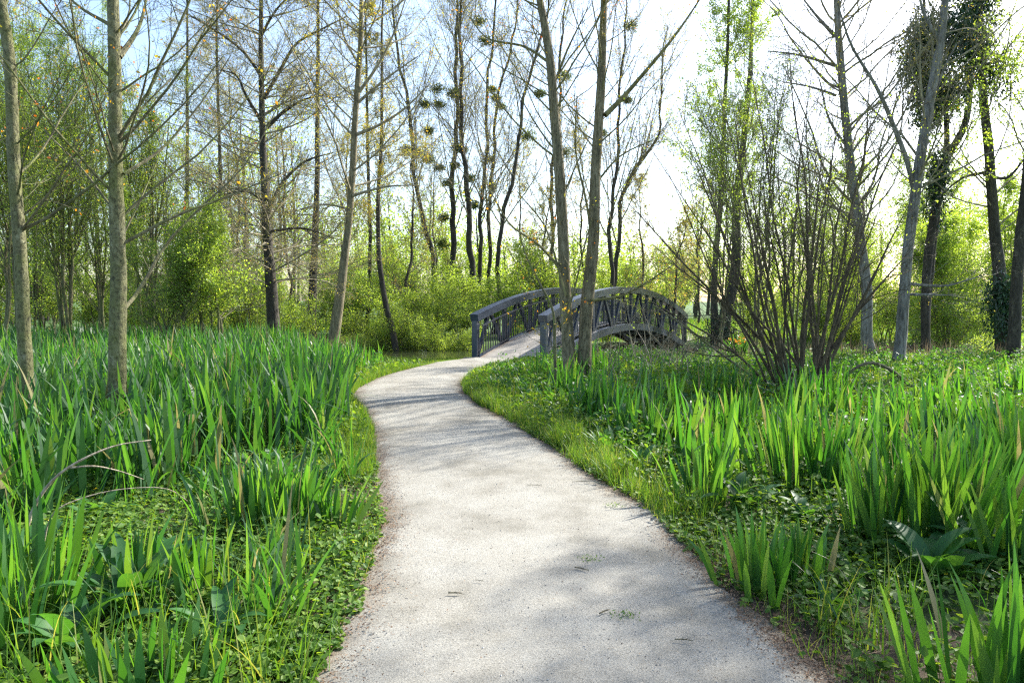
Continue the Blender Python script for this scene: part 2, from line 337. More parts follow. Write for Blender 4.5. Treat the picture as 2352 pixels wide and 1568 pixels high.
def path_mat():
    m, t, p = newmat('compacted pale gravel')
    fine = noise(t, 120, 4, 0.7); mid = noise(t, 9, 5, 0.6); big = noise(t, 0.9, 4, 0.55)
    vor = nd(t, 'ShaderNodeTexVoronoi'); vor.inputs['Scale'].default_value = 170; tc = nd(t, 'ShaderNodeTexCoord'); t.links.new(tc.outputs['Object'], vor.inputs['Vector'])
    c = ramp(t, fine, [(0.25, (0.20, 0.193, 0.168)), (0.45, (0.315, 0.307, 0.274)), (0.7, (0.41, 0.402, 0.364))])
    sep = nd(t, 'ShaderNodeSeparateColor'); t.links.new(vor.outputs['Color'], sep.inputs[0])
    st = ramp(t, sep.outputs[0], [(0.0, (0.55, 0.52, 0.48)), (0.06, (0.8, 0.78, 0.75)), (0.5, (0.95, 0.94, 0.92)), (1, (1.1, 1.08, 1.04))])
    m1 = nd(t, 'ShaderNodeMix', data_type='RGBA', blend_type='MULTIPLY'); m1.inputs[0].default_value = 0.85
    t.links.new(c, m1.inputs[6]); t.links.new(st, m1.inputs[7])
    med = noise(t, 3.2, 6, 0.68); big2 = nd(t, 'ShaderNodeMath', operation='MULTIPLY_ADD'); t.links.new(med, big2.inputs[0]); big2.inputs[1].default_value = .6; t.links.new(big, big2.inputs[2])
    bg_ = ramp(t, big2.outputs[0], [(0.62, (0.66, 0.645, 0.61)), (0.78, (0.9, 0.89, 0.87)), (0.92, (1.02, 1.02, 1.01))])
    m2 = nd(t, 'ShaderNodeMix', data_type='RGBA', blend_type='MULTIPLY'); m2.inputs[0].default_value = 1; t.links.new(m1.outputs[2], m2.inputs[6]); t.links.new(bg_, m2.inputs[7])
    # earthy margin
    at = nd(t, 'ShaderNodeAttribute', attribute_name='edge')
    ad = nd(t, 'ShaderNodeMath', operation='MULTIPLY_ADD'); t.links.new(mid, ad.inputs[0]); ad.inputs[1].default_value = 1.15; t.links.new(at.outputs['Fac'], ad.inputs[2])
    lo = noise(t, 1.6, 3, 0.5); a2 = nd(t, 'ShaderNodeMath', operation='MULTIPLY_ADD'); t.links.new(lo, a2.inputs[0]); a2.inputs[1].default_value = 1.1; t.links.new(ad.outputs[0], a2.inputs[2])
    er = ramp(t, a2.outputs[0], [(0, (0, 0, 0)), (1, (.85, .85, .85))]); mr = nd(t, 'ShaderNodeMapRange'); mr.inputs['From Min'].default_value = 1.62; mr.inputs['From Max'].default_value = 2.2; t.links.new(a2.outputs[0], mr.inputs['Value']); er = mr.outputs[0]
    ec = ramp(t, fine, [(0.3, (0.07, 0.05, 0.035)), (0.55, (0.20, 0.16, 0.115)), (0.75, (0.36, 0.31, 0.25))])
    m3 = nd(t, 'ShaderNodeMix', data_type='RGBA'); t.links.new(er, m3.inputs[0]); t.links.new(m2.outputs[2], m3.inputs[6]); t.links.new(ec, m3.inputs[7])
    t.links.new(m3.outputs[2], p.inputs['Base Color']); p.inputs['Roughness'].default_value = 0.95; p.inputs['Specular IOR Level'].default_value = 0.2
    hs = nd(t, 'ShaderNodeMath', operation='ADD'); t.links.new(fine, hs.inputs[0]); t.links.new(sep.outputs[0], hs.inputs[1])
    bp = nd(t, 'ShaderNodeBump'); bp.inputs['Strength'].default_value = 0.75; bp.inputs['Distance'].default_value = 0.006
    t.links.new(hs.outputs[0], bp.inputs['Height']); t.links.new(bp.outputs[0], p.inputs['Normal']); return m
def water_mat():
    m, t, p = newmat('murky water'); p.inputs['Base Color'].default_value = (0.035, 0.045, 0.02, 1); p.inputs['Roughness'].default_value = 0.06; p.inputs['Specular IOR Level'].default_value = 0.6
    f = noise(t, 3, 3, 0.5, sc=(1, 2.2, 1)); bp = nd(t, 'ShaderNodeBump'); bp.inputs['Strength'].default_value = 0.12; bp.inputs['Distance'].default_value = 0.05
    t.links.new(f, bp.inputs['Height']); t.links.new(bp.outputs[0], p.inputs['Normal']); return m
def steel_mat(name, a, b, rough=0.36):
    m, t, p = newmat(name); f = noise(t, 5, 6, 0.7); c = ramp(t, f, [(0.35, a), (0.7, b)]); t.links.new(c, p.inputs['Base Color']); p.inputs['Roughness'].default_value = rough; p.inputs['Specular IOR Level'].default_value = .7
    f2 = noise(t, 60, 3); bp = nd(t, 'ShaderNodeBump'); bp.inputs['Strength'].default_value = 0.1; bp.inputs['Distance'].default_value = 0.002; t.links.new(f2, bp.inputs['Height']); t.links.new(bp.outputs[0], p.inputs['Normal'])
    return m
def deck_mat():
    m, t, p = newmat('weathered deck boards'); f = noise(t, 6, 6, 0.65, sc=(1, 6, 1)); f3 = noise(t, 0.8, 4)
    at = nd(t, 'ShaderNodeAttribute', attribute_name='rnd')
    c = ramp(t, f, [(0.3, (0.24, 0.21, 0.17)), (0.6, (0.40, 0.37, 0.32)), (0.8, (0.5, 0.47, 0.42))])
    e = nd(t, 'ShaderNodeAttribute', attribute_name='edge'); ad = nd(t, 'ShaderNodeMath', operation='MULTIPLY'); t.links.new(e.outputs['Fac'], ad.inputs[0]); t.links.new(f3, ad.inputs[1])
    er = ramp(t, ad.outputs[0], [(0.3, (0, 0, 0)), (0.6, (0.8, 0.8, 0.8))]); mx = nd(t, 'ShaderNodeMix', data_type='RGBA')
    t.links.new(er, mx.inputs[0]); t.links.new(c, mx.inputs[6]); mx.inputs[7].default_value = (0.25, 0.15, 0.08, 1)
    m2 = nd(t, 'ShaderNodeMix', data_type='RGBA', blend_type='MULTIPLY'); m2.inputs[0].default_value = 1
    v = ramp(t, at.outputs['Fac'], [(0, (0.8, 0.8, 0.8)), (1, (1, 1, 1))]); t.links.new(mx.outputs[2], m2.inputs[6]); t.links.new(v, m2.inputs[7])
    t.links.new(m2.outputs[2], p.inputs['Base Color']); p.inputs['Roughness'].default_value = 0.8; return m
M['ground'] = ground_mat(); M['path'] = path_mat(); M['water'] = water_mat(); M['deck'] = deck_mat()
M['steel'] = steel_mat('slate blue painted steel', (0.018, 0.027, 0.046), (0.038, 0.052, 0.078)); M['navy'] = steel_mat('navy painted steel', (0.010, 0.016, 0.036), (0.02, 0.03, 0.055), .4); M['bars'] = steel_mat('dark painted bars', (0.016, 0.02, 0.03), (0.035, 0.042, 0.056), 0.4)

# ------------------------------------------------------------------ ground, path, water
def axis(fine0, fine1, step, far0, far1, grow=1.13):
    a = list(np.arange(fine0, fine1 + 1e-6, step)); s = step
    while a[-1] < far1: s *= grow; a.append(a[-1] + s)
    s = step
    while a[0] > far0: s *= grow; a.insert(0, a[0] - s)
    return np.array(a)
gx = axis(-14, 14, 0.22, -420, 420); gy = axis(-3, 34, 0.22, -60, 700)
X, Y = np.meshgrid(gx, gy); Z = H(X, Y)
far = np.hypot(X, Y); Z = Z + 0.6 * sstep(60, 160, Y) * (np.sin(X * 0.02) + 1)
green = 0.25 * sstep(8, 30, far) + 0.05; green = green - 0.5 * (1 - sstep(3.6, 4.8, riv_d(X, Y)))
dl = xl(Y) - X; dr = X - xr(Y); de = np.maximum(dl, dr)
green = green - 0.35 * (1 - sstep(0.0, 0.35, de)) * (Y < 18)
nx, ny = len(gx), len(gy); i = np.arange(nx - 1)[None, :] + np.arange(ny - 1)[:, None] * nx
F = np.stack([i, i + 1, i + 1 + nx, i + nx], -1).reshape(-1, 4)
tag(obj('ground', mesh('ground', np.stack([X, Y, Z], -1).reshape(-1, 3), [F], M['ground'], smooth=True, attrs={'green': green.ravel()})), kind='structure')
# path
ys = np.concatenate([np.arange(-3, 6, 0.06), np.arange(6, PEND - 0.35, 0.12)]); nw = 40
wl = xl(ys) + 0.035 * np.interp(ys * 3, np.arange(-20, 80), R.standard_normal(100)) + 0.012 * np.interp(ys * 9, np.arange(-40, 200), R.standard_normal(240)) - 0.03
wr = xr(ys) + 0.035 * np.interp(ys * 3, np.arange(-20, 80), R.standard_normal(100)) + 0.012 * np.interp(ys * 9, np.arange(-40, 200), R.standard_normal(240)) + 0.03
# last rows meet the deck edge, which runs at a slant
u = np.linspace(0, 1, nw); PX = wl[:, None] * (1 - u) + wr[:, None] * u
PY = np.repeat(ys[:, None], nw, 1)
slant = B0[1] - (PX - B0[0]) * (BN[0] and (-BN[1] / BN[0])) * 1.0
kk = sstep(15.5, PEND - 0.36, PY); PY = PY + kk * (slant - (PEND - 0.4)) 
edge = np.minimum(u[None, :] * (wr - wl)[:, None], (1 - u)[None, :] * (wr - wl)[:, None])
PZ = 0.018 + 0.02 * np.sin(np.pi * np.clip(edge / 0.9, 0, 1) / 2) + 0.012 * sstep(0, .2, edge)
ee = 1 - np.clip(edge / 0.45, 0, 1)
i = np.arange(nw - 1)[None, :] + np.arange(len(ys) - 1)[:, None] * nw
F = np.stack([i, i + 1, i + 1 + nw, i + nw], -1).reshape(-1, 4)
tag(obj('path', mesh('path', np.stack([PX, PY, PZ], -1).reshape(-1, 3), [F], M['path'], smooth=True, attrs={'edge': ee.ravel()})), kind='structure')
e1 = B0 + BA * (BL + 0.1)
Q, _ = interp_path([(e1[0], e1[1], 0), (8.2, 33, 0), (12, 38, 0), (22, 43, 0), (45, 48, 0)], [1] * 5, 60)
tt = nrm(np.gradient(Q, axis=0)); pn = np.stack([tt[:, 1], -tt[:, 0], 0 * tt[:, 0]], -1)
V = np.stack([Q - pn * 1.1, Q, Q + pn * 1.1], 1); V[..., 2] = H(V[..., 0], V[..., 1]) + 0.06
i = np.arange(59)[:, None] * 3 + np.arange(2)[None]; F = np.stack([i, i + 1, i + 4, i + 3], -1).reshape(-1, 4)
tag(obj('path', mesh('path_far', V.reshape(-1, 3), [F], M['path'], attrs={'edge': np.zeros(180)})), kind='structure')
# water ribbon
Q, _ = interp_path([(a, b, 0) for a, b in RIV], [1] * len(RIV), 160); tt = nrm(np.gradient(Q, axis=0)); pn = np.stack([tt[:, 1], -tt[:, 0], 0 * tt[:, 0]], -1)
V = np.stack([Q - pn * 4.7, Q + pn * 4.7], 1); V[..., 2] = WATER; i = np.arange(159)[:, None] * 2; F = np.concatenate([i, i + 1, i + 3, i + 2], 1)
tag(obj('water', mesh('water', V.reshape(-1, 3), [F], M['water'])), kind='structure')

# ------------------------------------------------------------------ footbridge
def zb(u):   # deck edge beam level along the span
    s = u / BL; return -0.22 * s + 3.75 * s * (1 - s)
def bp_(u, v, z): return np.array([B0[0] + BA[0] * u + BN[0] * v, B0[1] + BA[1] * u + BN[1] * v, z])
def beam(pts, wid, hei, acc, cap=True):
    """box beam along points in the bridge's vertical plane: width across, height up"""
    pts = np.asarray(pts, float); T = nrm(np.gradient(pts, axis=0)); side = np.array([BN[0], BN[1], 0.0]); up = nrm(np.cross(side, T)); up = up * np.sign(up[:, 2:3] + 1e-9)
    c = [(-.5, -.5), (.5, -.5), (.5, .5), (-.5, .5)]
    V = np.stack([pts + a * wid * side + b * hei * up for a, b in c], 1); n = len(pts)
    k = np.arange(4); i = np.arange(n - 1)[:, None] * 4; F = np.stack([i + k, i + (k + 1) % 4, i + 4 + (k + 1) % 4, i + 4 + k], -1).reshape(-1, 4)
    acc.add(V.reshape(-1, 3), [F, np.array([[3, 2, 1, 0]]), np.array([[0, 1, 2, 3]]) + (n - 1) * 4])
def bar(p, q, wu, wv, acc):
    """box bar from p to q: wu across the bridge, wv in the plane of the truss"""
    p = np.asarray(p, float); q = np.asarray(q, float); T = nrm(q - p); side = np.array([BN[0], BN[1], 0.0]); n2 = np.cross(side, T)
    c = [(-.5, -.5), (.5, -.5), (.5, .5), (-.5, .5)]
    V = np.array([e + a * wu * side + b * wv * n2 for e in (p, q) for a, b in c])
    acc.add(V, [np.array([[0, 1, 5, 4], [1, 2, 6, 5], [2, 3, 7, 6], [3, 0, 4, 7], [3, 2, 1, 0], [4, 5, 6, 7]])])
O = bp_(0, 0, 0)
bridge = thing('footbridge', 'dark slate steel arched footbridge with truss sides at the end of the path', 'footbridge', O)
def part(name, acc, mat, parent, smooth=False, off=None):
    return obj(name, acc.mesh(name, mat, off=O if off is None else off, smooth=smooth), parent)
US = np.linspace(0, BL, 41); RH = 1.12; TV = 1.07
for sgn in (-1, 1):
    v = sgn * TV
    a = Acc(); beam([bp_(u, v, zb(u) + RH) for u in US], 0.26, 0.20, a); part('top_chord', a, M['steel'], bridge)
    a = Acc(); beam([bp_(u, v, zb(u) - 0.12) for u in US], 0.16, 0.22, a); part('bottom_chord', a, M['steel'], bridge)
    for u in (0.07, BL - 0.07):
        a = Acc(); bar(bp_(u, v, zb(u) - 0.5), bp_(u, v, zb(u) + RH - 0.101), 0.17, 0.14, a); part('end_post', a, M['steel'], bridge)
    npan = 8; pl = BL / npan
    for k in range(1, npan):
        u = k * pl; a = Acc(); bar(bp_(u, v, zb(u) - 0.008), bp_(u, v, zb(u) + RH - 0.102), 0.09, 0.13, a); part('truss_post', a, M['navy'], bridge)
    for k in range(npan):
        um = (k + .5) * pl
        for ue in (k * pl + 0.13, (k + 1) * pl - 0.13):
            a = Acc(); bar(bp_(ue, v, zb(ue) - 0.006), bp_(um + (ue - um) * 0.09, v, zb(um) + RH - 0.104), 0.07, 0.11, a); part('truss_diagonal', a, M['navy'], bridge)
    vi = v - sgn * 0.17
    a = Acc(); beam([bp_(u, vi, zb(u) + 0.86) for u in np.linspace(0.15, BL - .15, 41)], 0.04, 0.035, a); rail = part('balustrade', a, M['bars'], bridge)
    a = Acc(); beam([bp_(u, vi, zb(u) + 0.10) for u in np.linspace(0.15, BL - .15, 41)], 0.04, 0.03, a); part('bottom_rail', a, M['bars'], rail)
    for k in range(1, npan):   # brackets holding the balustrade to the truss
        u = k * pl
        for zz in (0.86, 0.10):
            a = Acc(); p = bp_(u, v - sgn * 0.046, zb(u) + zz); q = bp_(u, vi + sgn * 0.021, zb(u) + zz)
            T = q - p; V = []
            for e in (p, q):
                for aa, bb in ((-1, -1), (1, -1), (1, 1), (-1, 1)): V.append(e + np.array([BA[0] * aa * .02, BA[1] * aa * .02, bb * .012]))
            a.add(np.array(V), [np.array([[0, 1, 5, 4], [1, 2, 6, 5], [2, 3, 7, 6], [3, 0, 4, 7]])]); part('bracket', a, M['bars'], rail)
    for u in np.linspace(0.2, BL - 0.2, 98):
        a = Acc(); bar(bp_(u, vi, zb(u) + 0.117), bp_(u, vi, zb(u) + 0.841), 0.022, 0.022, a); part('baluster', a, M['bars'], rail)
# deck
V = []; FF = []; rn = []; ed = []; nb = 88; un = np.linspace(0.0, BL, nb + 1)
for k in range(nb):
    u0, u1 = un[k], un[k + 1] - 0.004
    vs = np.linspace(-0.90, 0.90, 7); b = len(V); r = random.random()
    for u in (u0, u1):
        for v in vs: V.append(bp_(u, v, zb(u) + 0.035)); rn.append(r); ed.append(1 - min(1, (0.9 - abs(v)) / 0.4))
    for u in (u0, u1):
        for v in vs: V.append(bp_(u, v, zb(u) - 0.01)); rn.append(r); ed.append(0)
    for q in range(6):
        FF.append((b + q, b + q + 1, b + q + 8, b + q + 7)); FF.append((b + q + 14, b + q + 21, b + q + 22, b + q + 15))
        FF.append((b + q, b + q + 14, b + q + 15, b + q + 1)); FF.append((b + q + 7, b + q + 8, b + q + 22, b + q + 21))
obj('deck', mesh('deck', np.array(V) - O, [np.array(FF)], M['deck'], rnd=np.array(rn), attrs={'edge': np.array(ed)}), bridge)
a = Acc()
for v in (-0.6, 0, 0.6): beam([bp_(u, v, zb(u) - 0.09) for u in US], 0.08, 0.13, a)
part('deck_joist', a, M['steel'], bridge)
for k in range(0, npan + 1):
    u = min(max(k * pl, .1), BL - .1); a = Acc(); c = np.array([bp_(u, -0.985, zb(u) - 0.205), bp_(u, 0.985, zb(u) - 0.205)]); Vv = []
    for e in c:
        for aa, bb in ((-1, -1), (1, -1), (1, 1), (-1, 1)): Vv.append(e + np.array([BA[0] * aa * .05, BA[1] * aa * .05, bb * .045]))
    a.add(np.array(Vv), [np.array([[0, 1, 5, 4], [1, 2, 6, 5], [2, 3, 7, 6], [3, 0, 4, 7], [3, 2, 1, 0], [4, 5, 6, 7]])]); part('cross_beam', a, M['steel'], bridge)
a = Acc()
for u in (-0.02,): 
    V = []
    for v in (-1.0, 1.0):
        for aa, bb in ((-.035, -.1), (.015, -.1), (.015, .045), (-.035, .045)): p = bp_(u + aa, v, bb); V.append(p)
    a.add(np.array(V), [np.array([[0, 1, 5, 4], [1, 2, 6, 5], [2, 3, 7, 6], [3, 0, 4, 7], [3, 2, 1, 0], [4, 5, 6, 7]])])
part('threshold_plate', a, M['bars'], bridge)

# ------------------------------------------------------------------ trees
def stem(pts, Y, ws, n=26, wob=0.012, yl=0.0):
    """image trunk line at distance Y (base first); ws pixel widths; yl: metres the top leans away"""
    P = []
    for k, (px, py) in enumerate(pts): P.append(PT(px, py, Y + yl * k / (len(pts) - 1)))
    P = np.array(P); gz = float(H(P[0, 0], P[0, 1])) - 0.12
    if P[0, 2] > gz + 0.02: P = np.vstack([[P[0, 0] + (P[0, 0] - P[1, 0]) * .1, P[0, 1], gz], P]); ws = [ws[0] * 1.12] + list(ws)
    rs = np.interp(np.linspace(0, 1, len(P)), np.linspace(0, 1, len(ws)), ws) / 2 / 1568 * Y * .94 * math.cos(math.atan((pts[0][0] - 1176) / 1568))
    Q, r = interp_path(P, rs, n, wob)
    f = np.exp(-np.maximum(0, Q[:, 2] - Q[0, 2]) / 0.22); r = r * (1 + 0.35 * f)
    return Q, r
def straight(x, y, h, r, lean=(0, 0), n=18, wob=0.05):
    z = float(H(x, y)) - 0.1
    Q, rr = interp_path([(x, y, z), (x + lean[0] * .4, y + lean[1] * .4, z + h * .5), (x + lean[0], y + lean[1], z + h)], [r, r * .7, r * .12], n, wob)
    return Q, rr
CFG = {
 'poplar': dict(n1=26, t0=.2, t1=.97, ang=52, len1=3.4, up1=.07, w1=.07, n2=9, len2=.34, n3=5, len3=.45, leaf=2, ls=.028, lw=.02, lspr=.02, lm='orange', bm='mossy', rl=.0065, rmin=.003, lp=.35),
 'fine':   dict(n1=70, t0=.12, t1=.98, ang=78, len1=3.6, up1=.04, w1=.10, n2=15, len2=.34, n3=8, len3=.5, leaf=2, ls=.035, lw=.022, lspr=.03, lm='bud', bm='twig', rl=.0065, rmin=.0032, lp=.6),
 'open':   dict(n1=26, t0=.28, t1=.98, ang=36, len1=5.5, up1=.07, w1=.08, n2=12, len2=.36, n3=8, len3=.45, leaf=1, ls=.05, lw=.035, lspr=.05, lm='bud', bm='twig', rl=.0075, rmin=.0045, lp=.5),
 'grey':   dict(n1=24, t0=.25, t1=.98, ang=50, len1=3.8, up1=.08, w1=.12, n2=11, len2=.42, n3=8, len3=.5, leaf=1, ls=.035, lw=.025, lspr=.05, lm='bud', bm='twig', rl=.008, rmin=.0035, lp=.5),
 'willow': dict(n1=30, t0=.12, t1=.98, ang=34, len1=3.0, up1=.10, w1=.09, n2=11, len2=.34, n3=5, len3=.55, leaf=4, ls=.065, lw=.02, lspr=.06, lm='willow', bm='mossy', rl=.0075, rmin=.0035, lp=.5, droop=.1),
 'leafy':  dict(n1=30, t0=.10, t1=.98, ang=55, len1=2.6, up1=.05, w1=.12, n2=10, len2=.4, n3=5, len3=.5, leaf=6, ls=.06, lw=.04, lspr=.08, lm='lime', bm='twig', rl=.008, rmin=.0045, lp=.5),
 'shrub':  dict(n1=16, t0=.15, t1=.98, ang=40, len1=1.5, up1=.06, w1=.12, n2=8, len2=.42, n3=4, len3=.5, leaf=10, ls=.075, lw=.05, lspr=.10, lm='lime', bm='mossy', rl=.010, rmin=.005, lp=.3),
}
def crown(stems, base, kind, root, **ov):
    c = dict(CFG[kind]); c.update(ov)
    P = np.stack([s[0] for s in stems]); Rr = np.stack([s[1] for s in stems])
    hs = np.linalg.norm(P[:, -1] - P[:, 0], axis=1)
    acc = Acc(); lac = Acc()
    lp = c['lp']
    B1, R1, L1 = spawn(P, Rr, c['n1'], c['t0'], c['t1'], c['ang'], 9, c['len1'], 10, c['up1'], c['w1'], rk=.55, rl=c['rl'], rmin=c['rmin'] * 1.5, shape=lambda t: (1.08 - t) ** lp)
    tubes(B1, R1, 5, acc)
    B2, R2, L2 = spawn(B1, R1, c['n2'], .15, .98, 42, 12, L1 * c['len2'], 6, c['up1'] * .8, c['w1'] * 1.3, rk=.65, rl=c['rl'], rmin=c['rmin'], shape=lambda t: 1.15 - .7 * t)
    tubes(B2, R2, 3, acc)
    B3, R3, L3 = spawn(B2, R2, c['n3'], .15, 1, 40, 14, np.maximum(L2 * c['len3'], .12), 4, c['up1'] * .6, c['w1'] * 1.6, rk=.8, rl=c['rl'], rmin=c['rmin'] * .8)
    tubes(B3, R3, 3, acc)
    obj('branches', acc.mesh('branches', M[c['bm']], off=base), root)
    if c['leaf']:
        C = along(B3, c['leaf'], c['lspr'], .1)
        keep = R.random(len(C)) < c.get('keep', 1.0); C = C[keep]
        if c.get('ztop'):  # leaves only above a height
            C = C[C[:, 2] > c['ztop']]
        rhombs(C, c['ls'], c['lw'], lac, droop=c.get('droop', .3))
        # leaves at branch ends of the second order too
        C2 = along(B2, max(1, c['leaf'] // 2), c['lspr'], .5); rhombs(C2[R.random(len(C2)) < c.get('keep', 1)], c['ls'], c['lw'], lac, droop=.3)
        obj('crown', lac.mesh('crown', M[c['lm']], off=base), root)
    return B1, B2, B3
def tree(name, label, cat, stems, kind, bark, group=None, sides=12, **ov):
    base = stems[0][0][0].copy(); base[2] = float(H(base[0], base[1]))
    root = thing(name, label, cat, base, group)
    for P, r in stems:
        a = Acc(); tubes(P[None], r[None], sides, a, cap=True, rough=.03); obj('trunk', a.mesh('trunk', M[bark], off=base, smooth=True), root)
    B = crown(stems, base, kind, root, **ov)
    return root, base, B
def copy_thing(root, loc, rz, sc, label, group=None):
    r = root.copy(); COL.objects.link(r); r.location = [float(v) for v in loc]; r.rotation_euler = (0, 0, rz); r.scale = (sc, sc, sc)
    r['label'] = label
    r.scale = (sc * random.uniform(.85, 1.2), sc * random.uniform(.85, 1.2), sc * random.uniform(.65, 1.4))
    if group: r['group'] = group
    for ch in root.children:
        c = ch.copy(); COL.objects.link(c); c.parent = r
    return r
def mistletoe(root, base, centres, size):
    for c in centres:
        acc = Acc(); n = 60
        d = nrm(R.standard_normal((n, 3))); d[:, 2] = d[:, 2] * .8; rr = size * (0.7 + .35 * R.random(n))
        P = np.stack([c + 0 * d, c + d * rr[:, None] * .5 + .03 * R.standard_normal((n, 3)), c + d * rr[:, None]], 1); tubes(P, np.full((n, 3), .009), 3, acc)
        size_ = size * random.uniform(.5, 1.15) * np.array([1.1, 1, random.uniform(.6, .9)]); nl = 420; C = c + nrm(R.standard_normal((nl, 3))) * (R.random(nl) ** .5)[:, None] * size_; rhombs(C, .13, .045, acc)
        obj('mistletoe', acc.mesh('mistletoe', M['mistle'], off=base), root)
def ivy(root, base, C0s, n=900, ls=.13):
    for (c, s) in C0s:
        acc = Acc(); q = c + R.standard_normal((14, 3)) * np.array(s) * .42; C = q[R.integers(0, 14, n * 2)] + R.normal(0, .12, (n * 2, 3)) * np.array([1, 1, 2.0]); rhombs(C, ls * 1.0, ls * .32, acc, droop=1.6)
        obj('ivy', acc.mesh('ivy', M['ivy'], off=base), root)

def limbs(root, base, lst, Yb, bm='mossy', lm='bud', n2=13, l2=.9, n3=5, l3=.4, lmin=.004, leafn=2, every=3, ls=.04, sp=.18):
    acc = Acc(); L_ = []
    for pts, w0 in lst:
        dy = random.uniform(-1, 1) * sp
        p = np.array([PT(x, y, Yb + dy * k) for k, (x, y) in enumerate(pts)]); q, r = interp_path(p, np.linspace(w0, 2.2, len(p)) / 2 / 1568 * Yb, 14, .03); tubes(q[None], r[None], 6, acc, rough=.04); L_.append((q, r))
    P = np.stack([q for q, r in L_]); Rr = np.stack([r for q, r in L_])
    B2, R2, _l = spawn(P, Rr, n2, .12, 1, 42, 12, l2, 7, .05, .12, rl=.007, rmin=lmin); tubes(B2, R2, 3, acc)
    B3, R3, _ = spawn(B2, R2, n3, .15, 1, 42, 12, l3, 5, .04, .16, rl=.007, rmin=lmin * .8); tubes(B3, R3, 3, acc)
    B4, R4, _ = spawn(B3, R3, 2, .2, 1, 42, 12, l3 * .45, 3, .04, .16, rl=.007, rmin=lmin * .7); tubes(B4, R4, 3, acc)
    obj('limb', acc.mesh('limb', M[bm], off=base), root)
    acc = Acc(); rhombs(along(B3, leafn, .03)[::every], ls, ls * .65, acc); obj('young_leaves', acc.mesh('young_leaves', M[lm], off=base), root)
# near pale trunks on the left
A1 = stem([(70, 1030), (62, 870), (50, 700), (38, 450), (30, 250), (16, 90), (0, -10), (-45, -250), (-80, -520)], 7.6, [44, 38, 35, 33, 31, 29, 26, 17, 6], n=44)
tree('poplar_tree', 'pale banded trunk at the left edge, leaning slightly, rising from the iris bed', 'tree', [A1], 'poplar', 'poplar', n1=22, t0=.3, len1=2.6, keep=.3)
A2 = stem([(270, 1030), (269, 860), (267, 600), (268, 350), (264, 120), (261, 0), (255, -260), (250, -560)], 7.6, [52, 46, 40, 35, 32, 30, 20, 7], n=44)
root, base, _ = tree('poplar_tree', 'straight pale grey trunk with side branch low on its right, second from left edge', 'tree', [A2], 'poplar', 'poplar', n1=26, t0=.28, len1=3.0, keep=.35)
# long limbs of the second poplar read against the sky
acc = Acc(); lm = []
for pts, w0 in (([(272, 720), (318, 668), (375, 575), (455, 490), (560, 385), (640, 250)], 10), ([(285, 560), (420, 490), (520, 455), (650, 400)], 9), ([(280, 400), (360, 350), (450, 250), (530, 130)], 8),
                ([(275, 320), (330, 250), (400, 180)], 7), ([(255, 60), (190, 20), (120, -60)], 10), ([(268, 130), (320, 60), (350, -30)], 14), ([(262, 480), (180, 380), (100, 300)], 6)):
    p = np.array([PT(x, y, 7.6 + .35 * k) for k, (x, y) in enumerate(pts)]); q, r = interp_path(p, np.linspace(w0, 2.5, len(p)) / 2 / 1568 * 7.6, 12, .02); tubes(q[None], r[None], 6, acc); lm.append((q, r))
P = np.stack([q for q, r in lm]); Rr = np.stack([r for q, r in lm]); B2, R2, L2 = spawn(P, Rr, 12, .2, 1, 40, 12, .7, 7, .05, .1, rl=.006, rmin=.003); tubes(B2, R2, 3, acc)
B3, R3, _ = spawn(B2, R2, 4, .2, 1, 40, 12, .25, 4, .05, .14, rl=.006, rmin=.0025); tubes(B3, R3, 3, acc)
obj('limb', acc.mesh('limb', M['mossy'], off=base), root)
acc = Acc(); rhombs(along(B3, 2, .02)[::5], .05, .035, acc); obj('young_leaves', acc.mesh('young_leaves', M['orange'], off=base), root)
# same on the first one
# leaning trunk by the path bend
C1 = stem([(762, 812), (772, 740), (790, 600), (808, 430), (818, 250), (828, 80), (832, -60), (838, -330), (842, -600)], 21, [31, 28, 20, 17, 15, 12, 9, 6, 3], n=40)
root, base, _ = tree('alder_tree', 'brown trunk leaning right beside the bend of the path', 'tree', [C1], 'open', 'brown', n1=44, t0=.22, ang=58, len1=4.6, leaf=3, ls=.05)
limbs(root, base, [([(812, 450), (880, 430), (960, 425)], 7), ([(820, 310), (870, 290), (930, 250), (985, 195)], 8), ([(826, 210), (870, 150), (910, 60), (930, -10)], 8), ([(822, 240), (900, 170), (960, 130)], 7), ([(805, 480), (750, 470), (690, 480)], 5), ([(822, 150), (790, 80), (775, 0)], 6)], 21, bm='twig', l2=1.3, l3=.55)
D1 = stem([(631, 802), (622, 650), (612, 500), (604, 350), (600, 200), (600, 50), (600, -200), (600, -480)], 22, [36, 29, 22, 17, 14, 11, 7, 3], n=44)
root, base, _ = tree('alder_tree', 'tall dark trunk with level brown twigs, orange flowers at its foot', 'tree', [D1], 'fine', 'dark', n1=170, len1=4.4, leaf=2)
limbs(root, base, [([(606, 290), (565, 215), (545, 175), (500, 160)], 9), ([(612, 292), (650, 258), (690, 232), (745, 215)], 10), ([(610, 228), (650, 150), (680, 100), (740, 65), (795, 38)], 9), ([(618, 490), (650, 420), (700, 370), (762, 350)], 10), ([(624, 530), (700, 525), (765, 548)], 7), ([(602, 180), (560, 120), (480, 60), (430, 30)], 8), ([(604, 80), (640, 20), (700, -40)], 7), ([(618, 470), (560, 440), (500, 450)], 6)], 22, bm='dark', l2=1.5, l3=.6, n2=18)
D2 = stem([(715, 762), (722, 600), (728, 400), (730, 200), (730, 0), (730, -150)], 30, [22, 18, 13, 10, 7, 3], n=30)
tree('alder_tree', 'thin dark trunk with horizontal twigs between the tall dark trunk and the leaning one', 'tree', [D2], 'fine', 'dark', n1=80, len1=3.4, leaf=3, rmin=.005)
D3 = stem([(505, 790), (508, 600), (505, 400), (500, 200), (498, 0), (498, -150)], 27, [12, 11, 9, 7, 5, 3], n=30)
